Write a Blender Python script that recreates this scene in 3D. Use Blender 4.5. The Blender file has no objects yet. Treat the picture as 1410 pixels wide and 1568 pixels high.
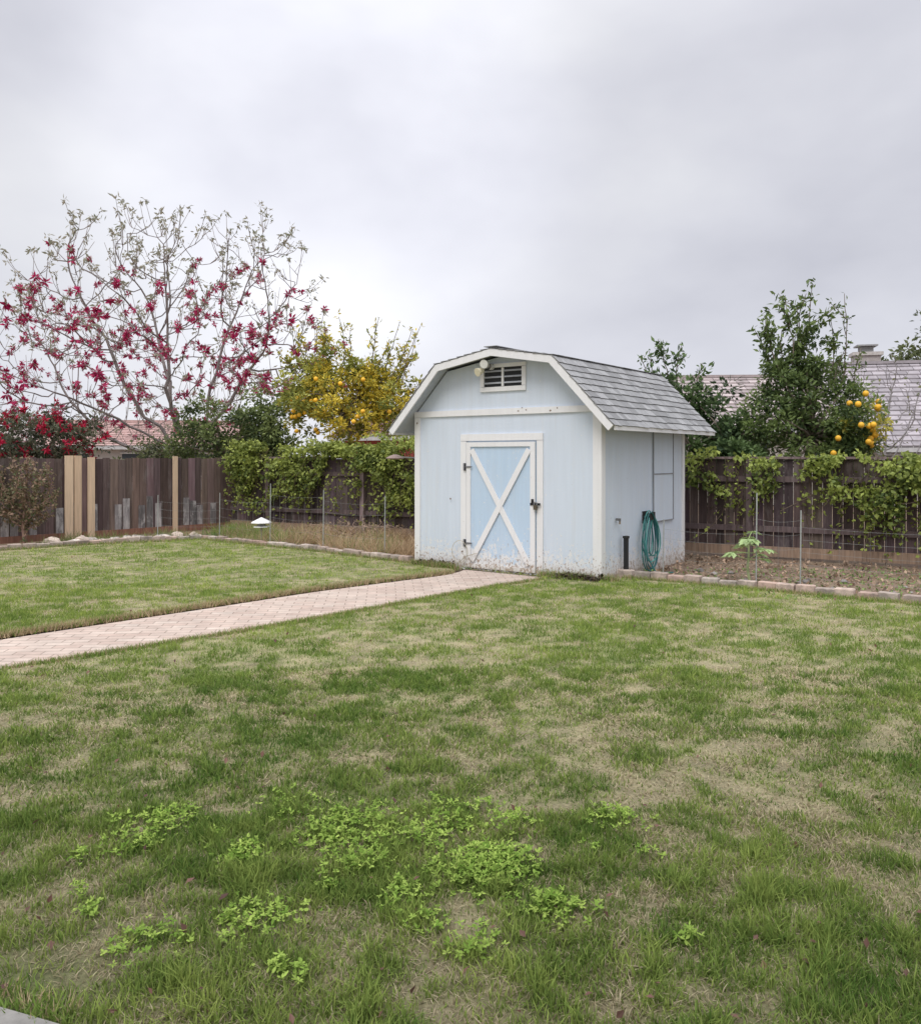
import bpy, math, numpy as np
from mathutils import Vector, Matrix
rng = np.random.default_rng(7)
D = bpy.data
scene = bpy.context.scene
COL = scene.collection

# ------------------------------------------------------------------ helpers
def link(o, parent=None):
    COL.objects.link(o)
    if parent is not None: o.parent = parent
    return o

def mesh_np(name, verts, faces, cols=None, mat=None, smooth=False, parent=None):
    if not isinstance(faces, list): faces = [faces]
    faces = [f for f in faces if len(f)]
    me = D.meshes.new(name)
    me.vertices.add(len(verts))
    me.vertices.foreach_set('co', np.ascontiguousarray(verts, dtype=np.float32).ravel())
    nl = sum(f.size for f in faces); npoly = sum(len(f) for f in faces)
    me.loops.add(nl); me.polygons.add(npoly)
    me.loops.foreach_set('vertex_index', np.concatenate([f.ravel() for f in faces]).astype(np.int32))
    starts = []; s = 0
    for f in faces:
        starts.append(s + np.arange(len(f)) * f.shape[1]); s += f.size
    me.polygons.foreach_set('loop_start', np.concatenate(starts).astype(np.int32))
    me.update(calc_edges=True)
    me.polygons.foreach_set('use_smooth', np.full(npoly, bool(smooth)))
    if cols is not None:
        a = me.color_attributes.new('Col', 'FLOAT_COLOR', 'POINT')
        c = np.ones((len(verts), 4), dtype=np.float32); c[:, :3] = cols
        a.data.foreach_set('color', c.ravel())
    if mat: me.materials.append(mat)
    return link(D.objects.new(name, me), parent)

class MB:
    def __init__(s): s.v = []; s.q = []; s.t = []; s.c = []; s.n = 0
    def add(s, v, q=None, t=None, c=(.5, .5, .5)):
        v = np.asarray(v, float)
        s.v.append(v)
        if q is not None and len(q): s.q.append(np.asarray(q) + s.n)
        if t is not None and len(t): s.t.append(np.asarray(t) + s.n)
        c = np.asarray(c, float)
        if c.ndim == 1: c = np.tile(c, (len(v), 1))
        s.c.append(c); s.n += len(v)
    def box(s, c, size, ang=0., col=(.5, .5, .5), tilt=None, M=None):
        hx, hy, hz = np.array(size) / 2
        v = np.array([[x, y, z] for z in (-hz, hz) for y in (-hy, hy) for x in (-hx, hx)])
        if M is not None: v = v @ np.asarray(M).T
        if ang:
            ca, sa = math.cos(ang), math.sin(ang)
            v = v @ np.array([[ca, -sa, 0], [sa, ca, 0], [0, 0, 1]]).T
        v = v + np.array(c)
        q = [[0, 2, 3, 1], [4, 5, 7, 6], [0, 1, 5, 4], [2, 6, 7, 3], [0, 4, 6, 2], [1, 3, 7, 5]]
        s.add(v, q, c=col)
    def bar(s, a, b, w, t, col=(.5, .5, .5), up=(0, -1, 0)):
        a = np.array(a, float); b = np.array(b, float); d = b - a; L = np.linalg.norm(d); d /= L
        up = np.array(up, float); up -= d * up.dot(d); up /= np.linalg.norm(up)
        sd = np.cross(up, d)
        s.box((a + b) / 2, (L, w, t), col=col, M=np.stack([d, sd, up], 1))
    def frusta(s, p0, p1, r0, r1, k=5, col=(.5, .5, .5)):
        p0 = np.atleast_2d(np.asarray(p0, float)); p1 = np.atleast_2d(np.asarray(p1, float)); n = len(p0)
        r0 = np.broadcast_to(r0, (n,)); r1 = np.broadcast_to(r1, (n,))
        d = p1 - p0; d = d / (np.linalg.norm(d, axis=1, keepdims=True) + 1e-9)
        ref = np.where(np.abs(d[:, 2:3]) > .9, np.array([[1., 0, 0]]), np.array([[0, 0, 1.]]))
        a = np.cross(d, ref); a /= np.linalg.norm(a, axis=1, keepdims=True); b = np.cross(d, a)
        th = np.arange(k) * 2 * math.pi / k
        ring = a[:, None, :] * np.cos(th)[None, :, None] + b[:, None, :] * np.sin(th)[None, :, None]
        v = np.concatenate([p0[:, None] + ring * r0[:, None, None], p1[:, None] + ring * r1[:, None, None]], 1).reshape(-1, 3)
        i = np.arange(k); j = (i + 1) % k
        q = np.stack([i, j, j + k, i + k], 1)[None] + (np.arange(n) * 2 * k)[:, None, None]
        col = np.asarray(col, float)
        if col.ndim == 2: col = np.repeat(col, 2 * k, 0)
        s.add(v, q.reshape(-1, 4), c=col)
    def tube(s, pts, r, k=6, col=(.5, .5, .5)):
        pts = np.asarray(pts, float); n = len(pts)
        r = np.broadcast_to(r, (n,))
        s.frusta(pts[:-1], pts[1:], r[:-1], r[1:], k, col)
    def leaves(s, p, size, cols, up_bias=.3, aspect=.5, dirs=None, dirmix=.6):
        n = len(p)
        d = rng.normal(size=(n, 3))
        if dirs is not None: d = d * (1 - dirmix) + dirs * dirmix * 1.6
        d /= np.linalg.norm(d, axis=1, keepdims=True) + 1e-9
        nn = rng.normal(size=(n, 3)); nn[:, 2] += up_bias * 3
        nn -= d * (nn * d).sum(1, keepdims=True); nn /= np.linalg.norm(nn, axis=1, keepdims=True) + 1e-9
        sd = np.cross(nn, d); L = np.asarray(size).reshape(-1, 1) * np.ones((n, 1))
        w = L * aspect * .5
        v = np.stack([p, p + d * L * .45 + sd * w + nn * w * .35, p + d * L, p + d * L * .45 - sd * w + nn * w * .35], 1).reshape(-1, 3)
        q = np.arange(4)[None] + (np.arange(n) * 4)[:, None]
        s.add(v, q, c=np.repeat(cols, 4, 0))
    def obj(s, name, mat, smooth=False, parent=None):
        F = []
        if s.q: F.append(np.concatenate(s.q))
        if s.t: F.append(np.concatenate(s.t))
        return mesh_np(name, np.concatenate(s.v), F, np.concatenate(s.c), mat, smooth, parent)

def empty(name, loc=(0, 0, 0), rz=0):
    e = D.objects.new(name, None); e.location = loc; e.rotation_euler[2] = rz; e.empty_display_size = .2
    return link(e)

_tab = np.random.default_rng(99).random((256, 256))
def vn(x, y, sc, seed=0):
    x = np.asarray(x) / sc + seed * 17.3 + 500; y = np.asarray(y) / sc + seed * 31.7 + 500
    xi = np.floor(x).astype(int); yi = np.floor(y).astype(int); fx = x - xi; fy = y - yi
    fx = fx * fx * (3 - 2 * fx); fy = fy * fy * (3 - 2 * fy)
    g = lambda a, b: _tab[a % 256, b % 256]
    return (g(xi, yi) * (1 - fx) + g(xi + 1, yi) * fx) * (1 - fy) + (g(xi, yi + 1) * (1 - fx) + g(xi + 1, yi + 1) * fx) * fy

def inpoly(x, y, P):
    r = np.zeros(np.shape(x), bool); n = len(P); j = n - 1
    for i in range(n):
        xi, yi = P[i]; xj, yj = P[j]
        c = ((yi > y) != (yj > y)) & (x < (xj - xi) * (y - yi) / (yj - yi + 1e-12) + xi)
        r ^= c; j = i
    return r

# ------------------------------------------------------------------ materials
def mat_new(name):
    m = D.materials.new(name); m.use_nodes = True
    nt = m.node_tree; nt.nodes.clear()
    return m, nt, nt.nodes, nt.links

def N(nodes, t, **kw):
    n = nodes.new(t)
    for k, v in kw.items(): setattr(n, k, v)
    return n

def mat_leaf(name, trans=.3, rough=.55, spec=.3, diffuse=False):
    m, nt, ns, ls = mat_new(name)
    o = N(ns, 'ShaderNodeOutputMaterial'); a = N(ns, 'ShaderNodeAttribute', attribute_name='Col')
    if diffuse:
        p = N(ns, 'ShaderNodeBsdfDiffuse'); ls.new(a.outputs['Color'], p.inputs['Color'])
    else:
        p = N(ns, 'ShaderNodeBsdfPrincipled'); p.inputs['Roughness'].default_value = rough
        p.inputs['Specular IOR Level'].default_value = spec; ls.new(a.outputs['Color'], p.inputs['Base Color'])
    t = N(ns, 'ShaderNodeBsdfTranslucent'); mx = N(ns, 'ShaderNodeMixShader'); mx.inputs[0].default_value = trans
    ls.new(a.outputs['Color'], t.inputs['Color'])
    ls.new(p.outputs[0], mx.inputs[1]); ls.new(t.outputs[0], mx.inputs[2]); ls.new(mx.outputs[0], o.inputs[0])
    return m

def mat_col(name, rough=.7, nscale=(20, 20, 20), namt=.35, bump=.3, spec=.3, metallic=0., tint2=None, tint_amt=0., bumpdist=.01, tscale=(3, 3, 3), tlo=.5, thi=.62):
    m, nt, ns, ls = mat_new(name)
    o = N(ns, 'ShaderNodeOutputMaterial'); a = N(ns, 'ShaderNodeAttribute', attribute_name='Col')
    p = N(ns, 'ShaderNodeBsdfPrincipled'); p.inputs['Roughness'].default_value = rough
    p.inputs['Specular IOR Level'].default_value = spec; p.inputs['Metallic'].default_value = metallic
    tc = N(ns, 'ShaderNodeTexCoord'); mp = N(ns, 'ShaderNodeMapping'); mp.inputs['Scale'].default_value = nscale
    nz = N(ns, 'ShaderNodeTexNoise'); nz.inputs['Scale'].default_value = 1; nz.inputs['Detail'].default_value = 6; nz.inputs['Roughness'].default_value = .65
    ls.new(tc.outputs['Object'], mp.inputs[0]); ls.new(mp.outputs[0], nz.inputs['Vector'])
    mr = N(ns, 'ShaderNodeMapRange'); mr.inputs['From Min'].default_value = .25; mr.inputs['From Max'].default_value = .75
    mr.inputs['To Min'].default_value = 1 - namt; mr.inputs['To Max'].default_value = 1 + namt
    ls.new(nz.outputs['Fac'], mr.inputs[0])
    mul = N(ns, 'ShaderNodeVectorMath', operation='SCALE'); ls.new(a.outputs['Color'], mul.inputs[0]); ls.new(mr.outputs[0], mul.inputs['Scale'])
    out = mul.outputs[0]
    if tint2:
        mp2 = N(ns, 'ShaderNodeMapping'); mp2.inputs['Scale'].default_value = tscale
        n2 = N(ns, 'ShaderNodeTexNoise'); n2.inputs['Scale'].default_value = 1; n2.inputs['Detail'].default_value = 5; n2.inputs['Roughness'].default_value = .7
        ls.new(tc.outputs['Object'], mp2.inputs[0]); ls.new(mp2.outputs[0], n2.inputs['Vector'])
        r2 = N(ns, 'ShaderNodeMapRange'); r2.inputs['From Min'].default_value = tlo; r2.inputs['From Max'].default_value = thi; r2.inputs['To Max'].default_value = tint_amt
        ls.new(n2.outputs['Fac'], r2.inputs[0])
        mx = N(ns, 'ShaderNodeMix', data_type='RGBA'); ls.new(r2.outputs[0], mx.inputs[0]); ls.new(out, mx.inputs[6]); mx.inputs[7].default_value = (*tint2, 1)
        out = mx.outputs[2]
    ls.new(out, p.inputs['Base Color'])
    b = N(ns, 'ShaderNodeBump'); b.inputs['Strength'].default_value = bump; b.inputs['Distance'].default_value = bumpdist
    ls.new(nz.outputs['Fac'], b.inputs['Height']); ls.new(b.outputs[0], p.inputs['Normal'])
    ls.new(p.outputs[0], o.inputs[0])
    return m

M_leaf = mat_leaf('leaf'); M_grass = mat_leaf('grass_blade', .28, diffuse=True); M_petal = mat_leaf('petal', .3, diffuse=True)
M_bark = mat_col('bark', .85, (14, 14, 5), .35, .5)
M_wood = mat_col('weathered_wood', .85, (26, 26, 1.6), .45, .5, tint2=(.26, .23, .22), tint_amt=.5, tscale=(5, 5, 1.2), tlo=.54, thi=.72)
M_newwood = mat_col('new_wood', .7, (30, 30, 2), .2, .3)
M_brick = mat_col('edging_brick', .9, (18, 18, 18), .3, .5, tint2=(.16, .14, .12), tint_amt=.6)
M_stone = mat_col('stone', .9, (12, 12, 12), .25, .5)
M_metal = mat_col('galvanised_metal', .5, (30, 30, 30), .2, .1, metallic=.3)
M_paintw = mat_col('plain_paint', .6, (12, 12, 12), .1, .15)
M_rubber = mat_col('hose_rubber', .4, (12, 12, 12), .1, .1, spec=.5)
M_fruit = mat_col('orange_peel', .5, (60, 60, 60), .1, .2, spec=.4)
M_soil = mat_col('soil', .95, (9, 9, 9), .45, .9, tint2=(.28, .22, .15), tint_amt=.7, bumpdist=.03, tscale=(1.2, 1.2, 1.2), tlo=.42, thi=.62)
M_shingle = mat_col('asphalt_shingle', .9, (60, 60, 60), .25, .5, tint2=(.24, .24, .245), tint_amt=.5, tscale=(2.5, 2.5, 2.5))
M_tile = mat_col('roof_tile', .85, (5, 5, 5), .2, .3)
M_fascia = mat_col('wall_stucco', .85, (5, 5, 5), .08, .2)

def mat_paint(name, grooves=True, peel=1.0):
    m, nt, ns, ls = mat_new(name)
    o = N(ns, 'ShaderNodeOutputMaterial'); a = N(ns, 'ShaderNodeAttribute', attribute_name='Col')
    p = N(ns, 'ShaderNodeBsdfPrincipled'); p.inputs['Roughness'].default_value = .7; p.inputs['Specular IOR Level'].default_value = .2
    tc = N(ns, 'ShaderNodeTexCoord'); sx = N(ns, 'ShaderNodeSeparateXYZ'); ls.new(tc.outputs['Object'], sx.inputs[0])
    def noise(scale, det=6, rough=.65):
        mp = N(ns, 'ShaderNodeMapping'); mp.inputs['Scale'].default_value = scale
        n = N(ns, 'ShaderNodeTexNoise'); n.inputs['Scale'].default_value = 1; n.inputs['Detail'].default_value = det; n.inputs['Roughness'].default_value = rough
        ls.new(tc.outputs['Object'], mp.inputs[0]); ls.new(mp.outputs[0], n.inputs['Vector']); return n.outputs['Fac']
    def mrange(src, a0, a1, b0, b1):
        r = N(ns, 'ShaderNodeMapRange'); ls.new(src, r.inputs[0])
        for k, v in zip(('From Min', 'From Max', 'To Min', 'To Max'), (a0, a1, b0, b1)): r.inputs[k].default_value = v
        return r.outputs[0]
    def math2(op, x, y):
        n = N(ns, 'ShaderNodeMath', operation=op)
        for i, s in enumerate((x, y)):
            if isinstance(s, (int, float)): n.inputs[i].default_value = s
            else: ls.new(s, n.inputs[i])
        return n.outputs[0]
    def mix(f, x, col):
        mx = N(ns, 'ShaderNodeMix', data_type='RGBA'); ls.new(f, mx.inputs[0]); ls.new(x, mx.inputs[6]); mx.inputs[7].default_value = (*col, 1); return mx.outputs[2]
    n_st = noise((14, 14, .9)); n_f = noise((35, 35, 35)); n_b = noise((2.2, 2.2, 2.2))
    mul = N(ns, 'ShaderNodeVectorMath', operation='SCALE'); ls.new(a.outputs['Color'], mul.inputs[0]); ls.new(mrange(n_st, .25, .75, .94, 1.04), mul.inputs['Scale'])
    c = mul.outputs[0]
    low = mrange(sx.outputs['Z'], 0.0, .7, 1, 0)
    low2 = math2('MULTIPLY', low, low)
    pl = math2('ADD', noise((22, 22, 16), 8, .75), math2('MULTIPLY', low2, .28))
    c = mix(math2('MULTIPLY', mrange(pl, .61, .65, 0, 1), .85 * peel), c, (.78, .77, .75))
    pl2 = math2('ADD', noise((31, 31, 23), 8, .75), math2('MULTIPLY', low2, .18))
    c = mix(math2('MULTIPLY', mrange(pl2, .655, .69, 0, 1), .85 * peel), c, (.30, .20, .13))
    dirt = math2('MULTIPLY', mrange(sx.outputs['Z'], 0.0, .16, 1, 0), mrange(n_b, .35, .65, .1, .6))
    c = mix(dirt, c, (.42, .34, .25))
    drip = math2('MULTIPLY', mrange(noise((9, 9, .5), 6, .7), .52, .75, 0, 1), .22)
    c = mix(drip, c, (.60, .58, .54))
    c = mix(mrange(n_b, .45, .8, 0, .16), c, (.64, .65, .66))
    ls.new(c, p.inputs['Base Color'])
    h = math2('MULTIPLY', n_f, .35)
    if grooves:
        w = math2('PINGPONG', math2('ADD', sx.outputs['X'], sx.outputs['Y']), .05)
        h = math2('ADD', h, mrange(w, 0, .006, 0, .10))
    h = math2('ADD', h, math2('MULTIPLY', n_st, .4))
    b = N(ns, 'ShaderNodeBump'); b.inputs['Strength'].default_value = .35; b.inputs['Distance'].default_value = .008
    ls.new(h, b.inputs['Height']); ls.new(b.outputs[0], p.inputs['Normal'])
    ls.new(p.outputs[0], o.inputs[0]); return m
M_siding = mat_paint('painted_siding'); M_trim = mat_paint('painted_trim', False, 1.0)

def mat_paver():
    m, nt, ns, ls = mat_new('brick_paver')
    o = N(ns, 'ShaderNodeOutputMaterial'); p = N(ns, 'ShaderNodeBsdfPrincipled'); p.inputs['Roughness'].default_value = .85
    tc = N(ns, 'ShaderNodeTexCoord'); mp = N(ns, 'ShaderNodeMapping'); mp.inputs['Rotation'].default_value[2] = math.radians(-5)
    br = N(ns, 'ShaderNodeTexBrick'); br.inputs['Scale'].default_value = 1
    br.inputs['Brick Width'].default_value = .21; br.inputs['Row Height'].default_value = .105; br.inputs['Mortar Size'].default_value = .005; br.inputs['Bias'].default_value = 0
    br.inputs['Color1'].default_value = (.52, .40, .33, 1); br.inputs['Color2'].default_value = (.60, .50, .42, 1); br.inputs['Mortar'].default_value = (.31, .24, .19, 1)
    ls.new(tc.outputs['Object'], mp.inputs[0]); ls.new(mp.outputs[0], br.inputs['Vector'])
    nz = N(ns, 'ShaderNodeTexNoise'); nz.inputs['Scale'].default_value = 3.5; nz.inputs['Detail'].default_value = 10; nz.inputs['Roughness'].default_value = .75; ls.new(tc.outputs['Object'], nz.inputs['Vector'])
    mr = N(ns, 'ShaderNodeMapRange'); mr.inputs['From Min'].default_value = .3; mr.inputs['From Max'].default_value = .7; mr.inputs['To Min'].default_value = .74; mr.inputs['To Max'].default_value = 1.2
    ls.new(nz.outputs['Fac'], mr.inputs[0])
    mul = N(ns, 'ShaderNodeVectorMath', operation='SCALE'); ls.new(br.outputs['Color'], mul.inputs[0]); ls.new(mr.outputs[0], mul.inputs['Scale'])
    ls.new(mul.outputs[0], p.inputs['Base Color'])
    b = N(ns, 'ShaderNodeBump'); b.invert = True; b.inputs['Strength'].default_value = .6; b.inputs['Distance'].default_value = .006
    ls.new(br.outputs['Fac'], b.inputs['Height']); ls.new(b.outputs[0], p.inputs['Normal'])
    ls.new(p.outputs[0], o.inputs[0]); return m
M_paver = mat_paver()

# ------------------------------------------------------------------ sky + light
w = D.worlds.new('World'); scene.world = w; w.use_nodes = True
ns, ls = w.node_tree.nodes, w.node_tree.links; ns.clear()
o = N(ns, 'ShaderNodeOutputWorld'); bg = N(ns, 'ShaderNodeBackground'); bg.inputs[1].default_value = .12
sky = N(ns, 'ShaderNodeTexSky', sky_type='NISHITA'); sky.sun_disc = False; sky.sun_elevation = math.radians(52); sky.sun_rotation = math.radians(202)
tc = N(ns, 'ShaderNodeTexCoord'); mp = N(ns, 'ShaderNodeMapping'); mp.inputs['Scale'].default_value = (1.3, 1.3, 2.3); mp.inputs['Location'].default_value = (3.7, .4, 2.25)
nz = N(ns, 'ShaderNodeTexNoise'); nz.inputs['Scale'].default_value = 1.6; nz.inputs['Detail'].default_value = 5; nz.inputs['Roughness'].default_value = .5; nz.inputs['Distortion'].default_value = .1
ls.new(tc.outputs['Generated'], mp.inputs[0]); ls.new(mp.outputs[0], nz.inputs['Vector'])
cr = N(ns, 'ShaderNodeValToRGB'); e = cr.color_ramp.elements
e[0].position = .33; e[0].color = (.505, .51, .57, 1); e[1].position = .68; e[1].color = (.72, .725, .76, 1)
em = e.new(.5); em.color = (.61, .615, .67, 1)
ls.new(nz.outputs['Fac'], cr.inputs[0])
dt = N(ns, 'ShaderNodeVectorMath', operation='DOT_PRODUCT'); ls.new(tc.outputs['Generated'], dt.inputs[0]); dt.inputs[1].default_value = Vector((-.158, 1, .354)).normalized()
r1 = N(ns, 'ShaderNodeMapRange', interpolation_type='SMOOTHERSTEP'); r1.inputs['From Min'].default_value = .94; r1.inputs['From Max'].default_value = 1.0; r1.inputs['To Max'].default_value = .30
ls.new(dt.outputs['Value'], r1.inputs[0])
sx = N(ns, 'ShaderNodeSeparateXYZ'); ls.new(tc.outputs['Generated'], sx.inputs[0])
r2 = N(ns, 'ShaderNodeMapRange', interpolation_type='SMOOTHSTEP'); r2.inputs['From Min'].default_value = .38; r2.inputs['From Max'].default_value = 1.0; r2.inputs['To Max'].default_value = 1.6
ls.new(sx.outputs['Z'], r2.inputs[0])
r3 = N(ns, 'ShaderNodeMapRange', interpolation_type='SMOOTHSTEP'); r3.inputs['From Min'].default_value = .24; r3.inputs['From Max'].default_value = 0.0; r3.inputs['To Max'].default_value = .14
ls.new(sx.outputs['Z'], r3.inputs[0])
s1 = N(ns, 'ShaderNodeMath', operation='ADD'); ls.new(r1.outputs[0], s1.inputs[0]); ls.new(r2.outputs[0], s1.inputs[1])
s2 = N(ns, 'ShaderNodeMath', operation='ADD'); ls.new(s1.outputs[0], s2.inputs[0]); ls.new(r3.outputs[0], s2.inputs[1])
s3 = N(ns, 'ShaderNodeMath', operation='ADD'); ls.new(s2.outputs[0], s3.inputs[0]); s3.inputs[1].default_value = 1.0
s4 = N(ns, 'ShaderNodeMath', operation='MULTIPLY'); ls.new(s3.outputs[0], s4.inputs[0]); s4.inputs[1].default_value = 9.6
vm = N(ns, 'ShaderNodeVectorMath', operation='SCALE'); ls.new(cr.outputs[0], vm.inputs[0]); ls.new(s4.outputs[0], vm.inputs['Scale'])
mx = N(ns, 'ShaderNodeMix', data_type='RGBA'); mx.inputs[0].default_value = .96; ls.new(sky.outputs[0], mx.inputs[6]); ls.new(vm.outputs[0], mx.inputs[7])
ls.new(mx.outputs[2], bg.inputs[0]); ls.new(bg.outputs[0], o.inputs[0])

sl = D.lights.new('sun', 'SUN'); sl.energy = 1.5; sl.angle = math.radians(28); sl.color = (1, .965, .92)
so = link(D.objects.new('sun', sl)); so.rotation_euler = (math.radians(38), 0, math.radians(-22)); so.location = (0, 0, 20)
scene.view_settings.view_transform = 'Standard'; scene.view_settings.look = 'None'; scene.view_settings.exposure = 0

cam = D.cameras.new('camera'); co = link(D.objects.new('camera', cam)); co.location = (0, 0, 1.5); co.rotation_euler = (math.radians(90), 0, 0)
cam.sensor_fit = 'HORIZONTAL'; cam.sensor_width = 36; cam.lens = 36 * 1300 / 1410; cam.shift_y = -84 / 1410; cam.clip_end = 1000; cam.clip_start = .05
scene.camera = co

# ------------------------------------------------------------------ ground
LAWN = [(-11, 10.4), (-7.4, 13.64), (-6.26, 14.66), (-4.7, 15.5), (-2.48, 13.7), (-.62, 12.0), (1.707, 10.27), (2.02, 10.62), (4.7, 8.67), (9, 5.4), (9, 1), (-11, 1)]
P_UP = [(.05, 11.35), (0, 10.95), (-.8, 10.25), (-1.65, 9.45), (-2.4, 8.55), (-3.03, 7.85), (-3.78, 7.0), (-5.0, 5.5), (-6.5, 3.6), (-9, .6)]
P_LO = [(1.02, 10.62), (.95, 10.42), (.45, 9.95), (-.04, 9.42), (-.93, 8.4), (-1.6, 7.65), (-2.25, 7.0), (-3.27, 6.02), (-4.1, 5.0), (-5.6, 3.1), (-8, .2)]
P_UP2 = [(x - .10, y + .10) for x, y in P_UP]
P_GAP = P_UP2 + P_LO[::-1]
PATIO = [(1.6, 1.25), (-1.10, 2.235), (-1.24, 2.285), (-4.2, 3.36), (-6, 1.2), (-6, -3), (1.6, -3)]

def lawn_area(x, y): return inpoly(x, y, LAWN) & ~inpoly(x, y, P_GAP)
def lawn_mask(x, y): return lawn_area(x, y) & ~inpoly(x, y, PATIO)
BUMP = [(.73, 4.9, .9, -.09), (1.3, 3.4, .4, -.10), (.6, 2.6, .35, -.08), (-5.4, 11.2, 1.4, -.02), (-.8, 6.3, .8, -.05), (-1.7, 3.9, .6, .10), (1.25, 2.65, .35, .10), (2.2, 8.0, .8, .04),
        (-1.0, 5.3, .7, .05), (-.9, 2.7, .4, .06), (2.3, 4.4, .5, .08), (-2.6, 5.0, .5, -.05), (-1.3, 2.4, .3, -.12), (.9, 3.9, .35, -.05), (-.3, 2.3, .3, -.06), (1.45, 2.45, .15, -.10), (-2.3, 8.0, .5, -.02), (3.5, 6.5, .8, .05)]
def green(x, y):
    x2 = x + .16 * (vn(x, y, .25, 51) - .5); y2 = y + .16 * (vn(x, y, .25, 52) - .5)
    g = .16 * vn(x2, y2, 1.3, 1) + .16 * vn(x2, y2, .45, 2) + .28 * vn(x2 * .8, y2, .17, 3) + .40 * vn(x2 * .85, y2, .075, 4)
    for bx, by, r, a in BUMP: g = g + a * np.exp(-((x - bx) ** 2 + (y - by) ** 2) / (2 * r * r))
    return np.clip((g - .27) / .40, 0, 1)

gx = np.unique(np.concatenate([np.linspace(-400, -14, 12), np.arange(-14, 14, .25), np.linspace(14, 400, 12)]))
gy = np.unique(np.concatenate([np.linspace(-300, -2, 10), np.arange(-2, 24, .25), np.linspace(24, 600, 14)]))
GX, GY = np.meshgrid(gx, gy)
GZ = -.035 + .03 * (vn(GX, GY, .6, 8) - .5) * ((abs(GX) < 14) & (GY < 24))
nX, nY = len(gx), len(gy)
idx = np.arange(nX * nY).reshape(nY, nX)
q = np.stack([idx[:-1, :-1].ravel(), idx[:-1, 1:].ravel(), idx[1:, 1:].ravel(), idx[1:, :-1].ravel()], 1)
c = np.tile(np.array([.20, .14, .10]), (nX * nY, 1)); c[GX.ravel() < -.8] = (.26, .18, .11)
mesh_np('ground', np.stack([GX, GY, GZ], -1).reshape(-1, 3), q, c, M_soil, True)

gx = np.arange(-11, 9.01, .05); gy = np.arange(1, 15.7, .05); GX, GY = np.meshgrid(gx, gy); nX, nY = len(gx), len(gy)
g = green(GX, GY)[..., None]; mk = lawn_area(GX, GY)
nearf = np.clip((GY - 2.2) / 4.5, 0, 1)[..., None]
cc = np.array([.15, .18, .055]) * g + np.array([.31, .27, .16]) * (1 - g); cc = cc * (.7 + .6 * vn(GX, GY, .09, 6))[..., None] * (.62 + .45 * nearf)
ms = np.exp(-((GX + 1.25) ** 2 + (GY - 2.35) ** 2) / .07)[..., None]; cc = cc * (1 - ms) + np.array([.10, .11, .045]) * ms
idx = np.arange(nX * nY).reshape(nY, nX); cell = mk[:-1, :-1] & mk[:-1, 1:] & mk[1:, 1:] & mk[1:, :-1]
q = np.stack([idx[:-1, :-1], idx[:-1, 1:], idx[1:, 1:], idx[1:, :-1]], -1)[cell]
GZ = .012 * (vn(GX, GY, .25, 5) - .5)
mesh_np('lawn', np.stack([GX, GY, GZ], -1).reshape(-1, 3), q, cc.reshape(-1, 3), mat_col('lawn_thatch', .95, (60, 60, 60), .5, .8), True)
n = len(PATIO); me = D.meshes.new('concrete_patio'); me.from_pydata([(x, y, .02) for x, y in PATIO] + [(x, y, -.1) for x, y in PATIO], [], [tuple(range(n))] + [(i, i + n, (i + 1) % n + n, (i + 1) % n) for i in range(n)])
a_ = me.color_attributes.new('Col', 'FLOAT_COLOR', 'POINT')
for d_ in a_.data: d_.color = (.25, .24, .22, 1)
me.materials.append(M_stone); link(D.objects.new('concrete_patio', me))

def resample(P, n):
    P = np.array(P, float); d = np.r_[0, np.cumsum(np.linalg.norm(np.diff(P, axis=0), axis=1))]; t = np.linspace(0, d[-1], n)
    return np.stack([np.interp(t, d, P[:, 0]), np.interp(t, d, P[:, 1])], 1)
A = resample(P_UP, 60); B = resample(P_LO, 60)
for _ in range(3):
    A[1:-1] = (A[:-2] + A[1:-1] * 2 + A[2:]) / 4; B[1:-1] = (B[:-2] + B[1:-1] * 2 + B[2:]) / 4
mb = MB(); rows = []
for f in np.linspace(0, 1, 6): rows.append(np.c_[A * (1 - f) + B * f, np.full(60, -.004)])
v = np.concatenate(rows); q = []
for r in range(5):
    for i in range(59): q.append([r * 60 + i, (r + 1) * 60 + i, (r + 1) * 60 + i + 1, r * 60 + i + 1])
mb.add(v, q); mb.obj('brick_path', M_paver)

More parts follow.
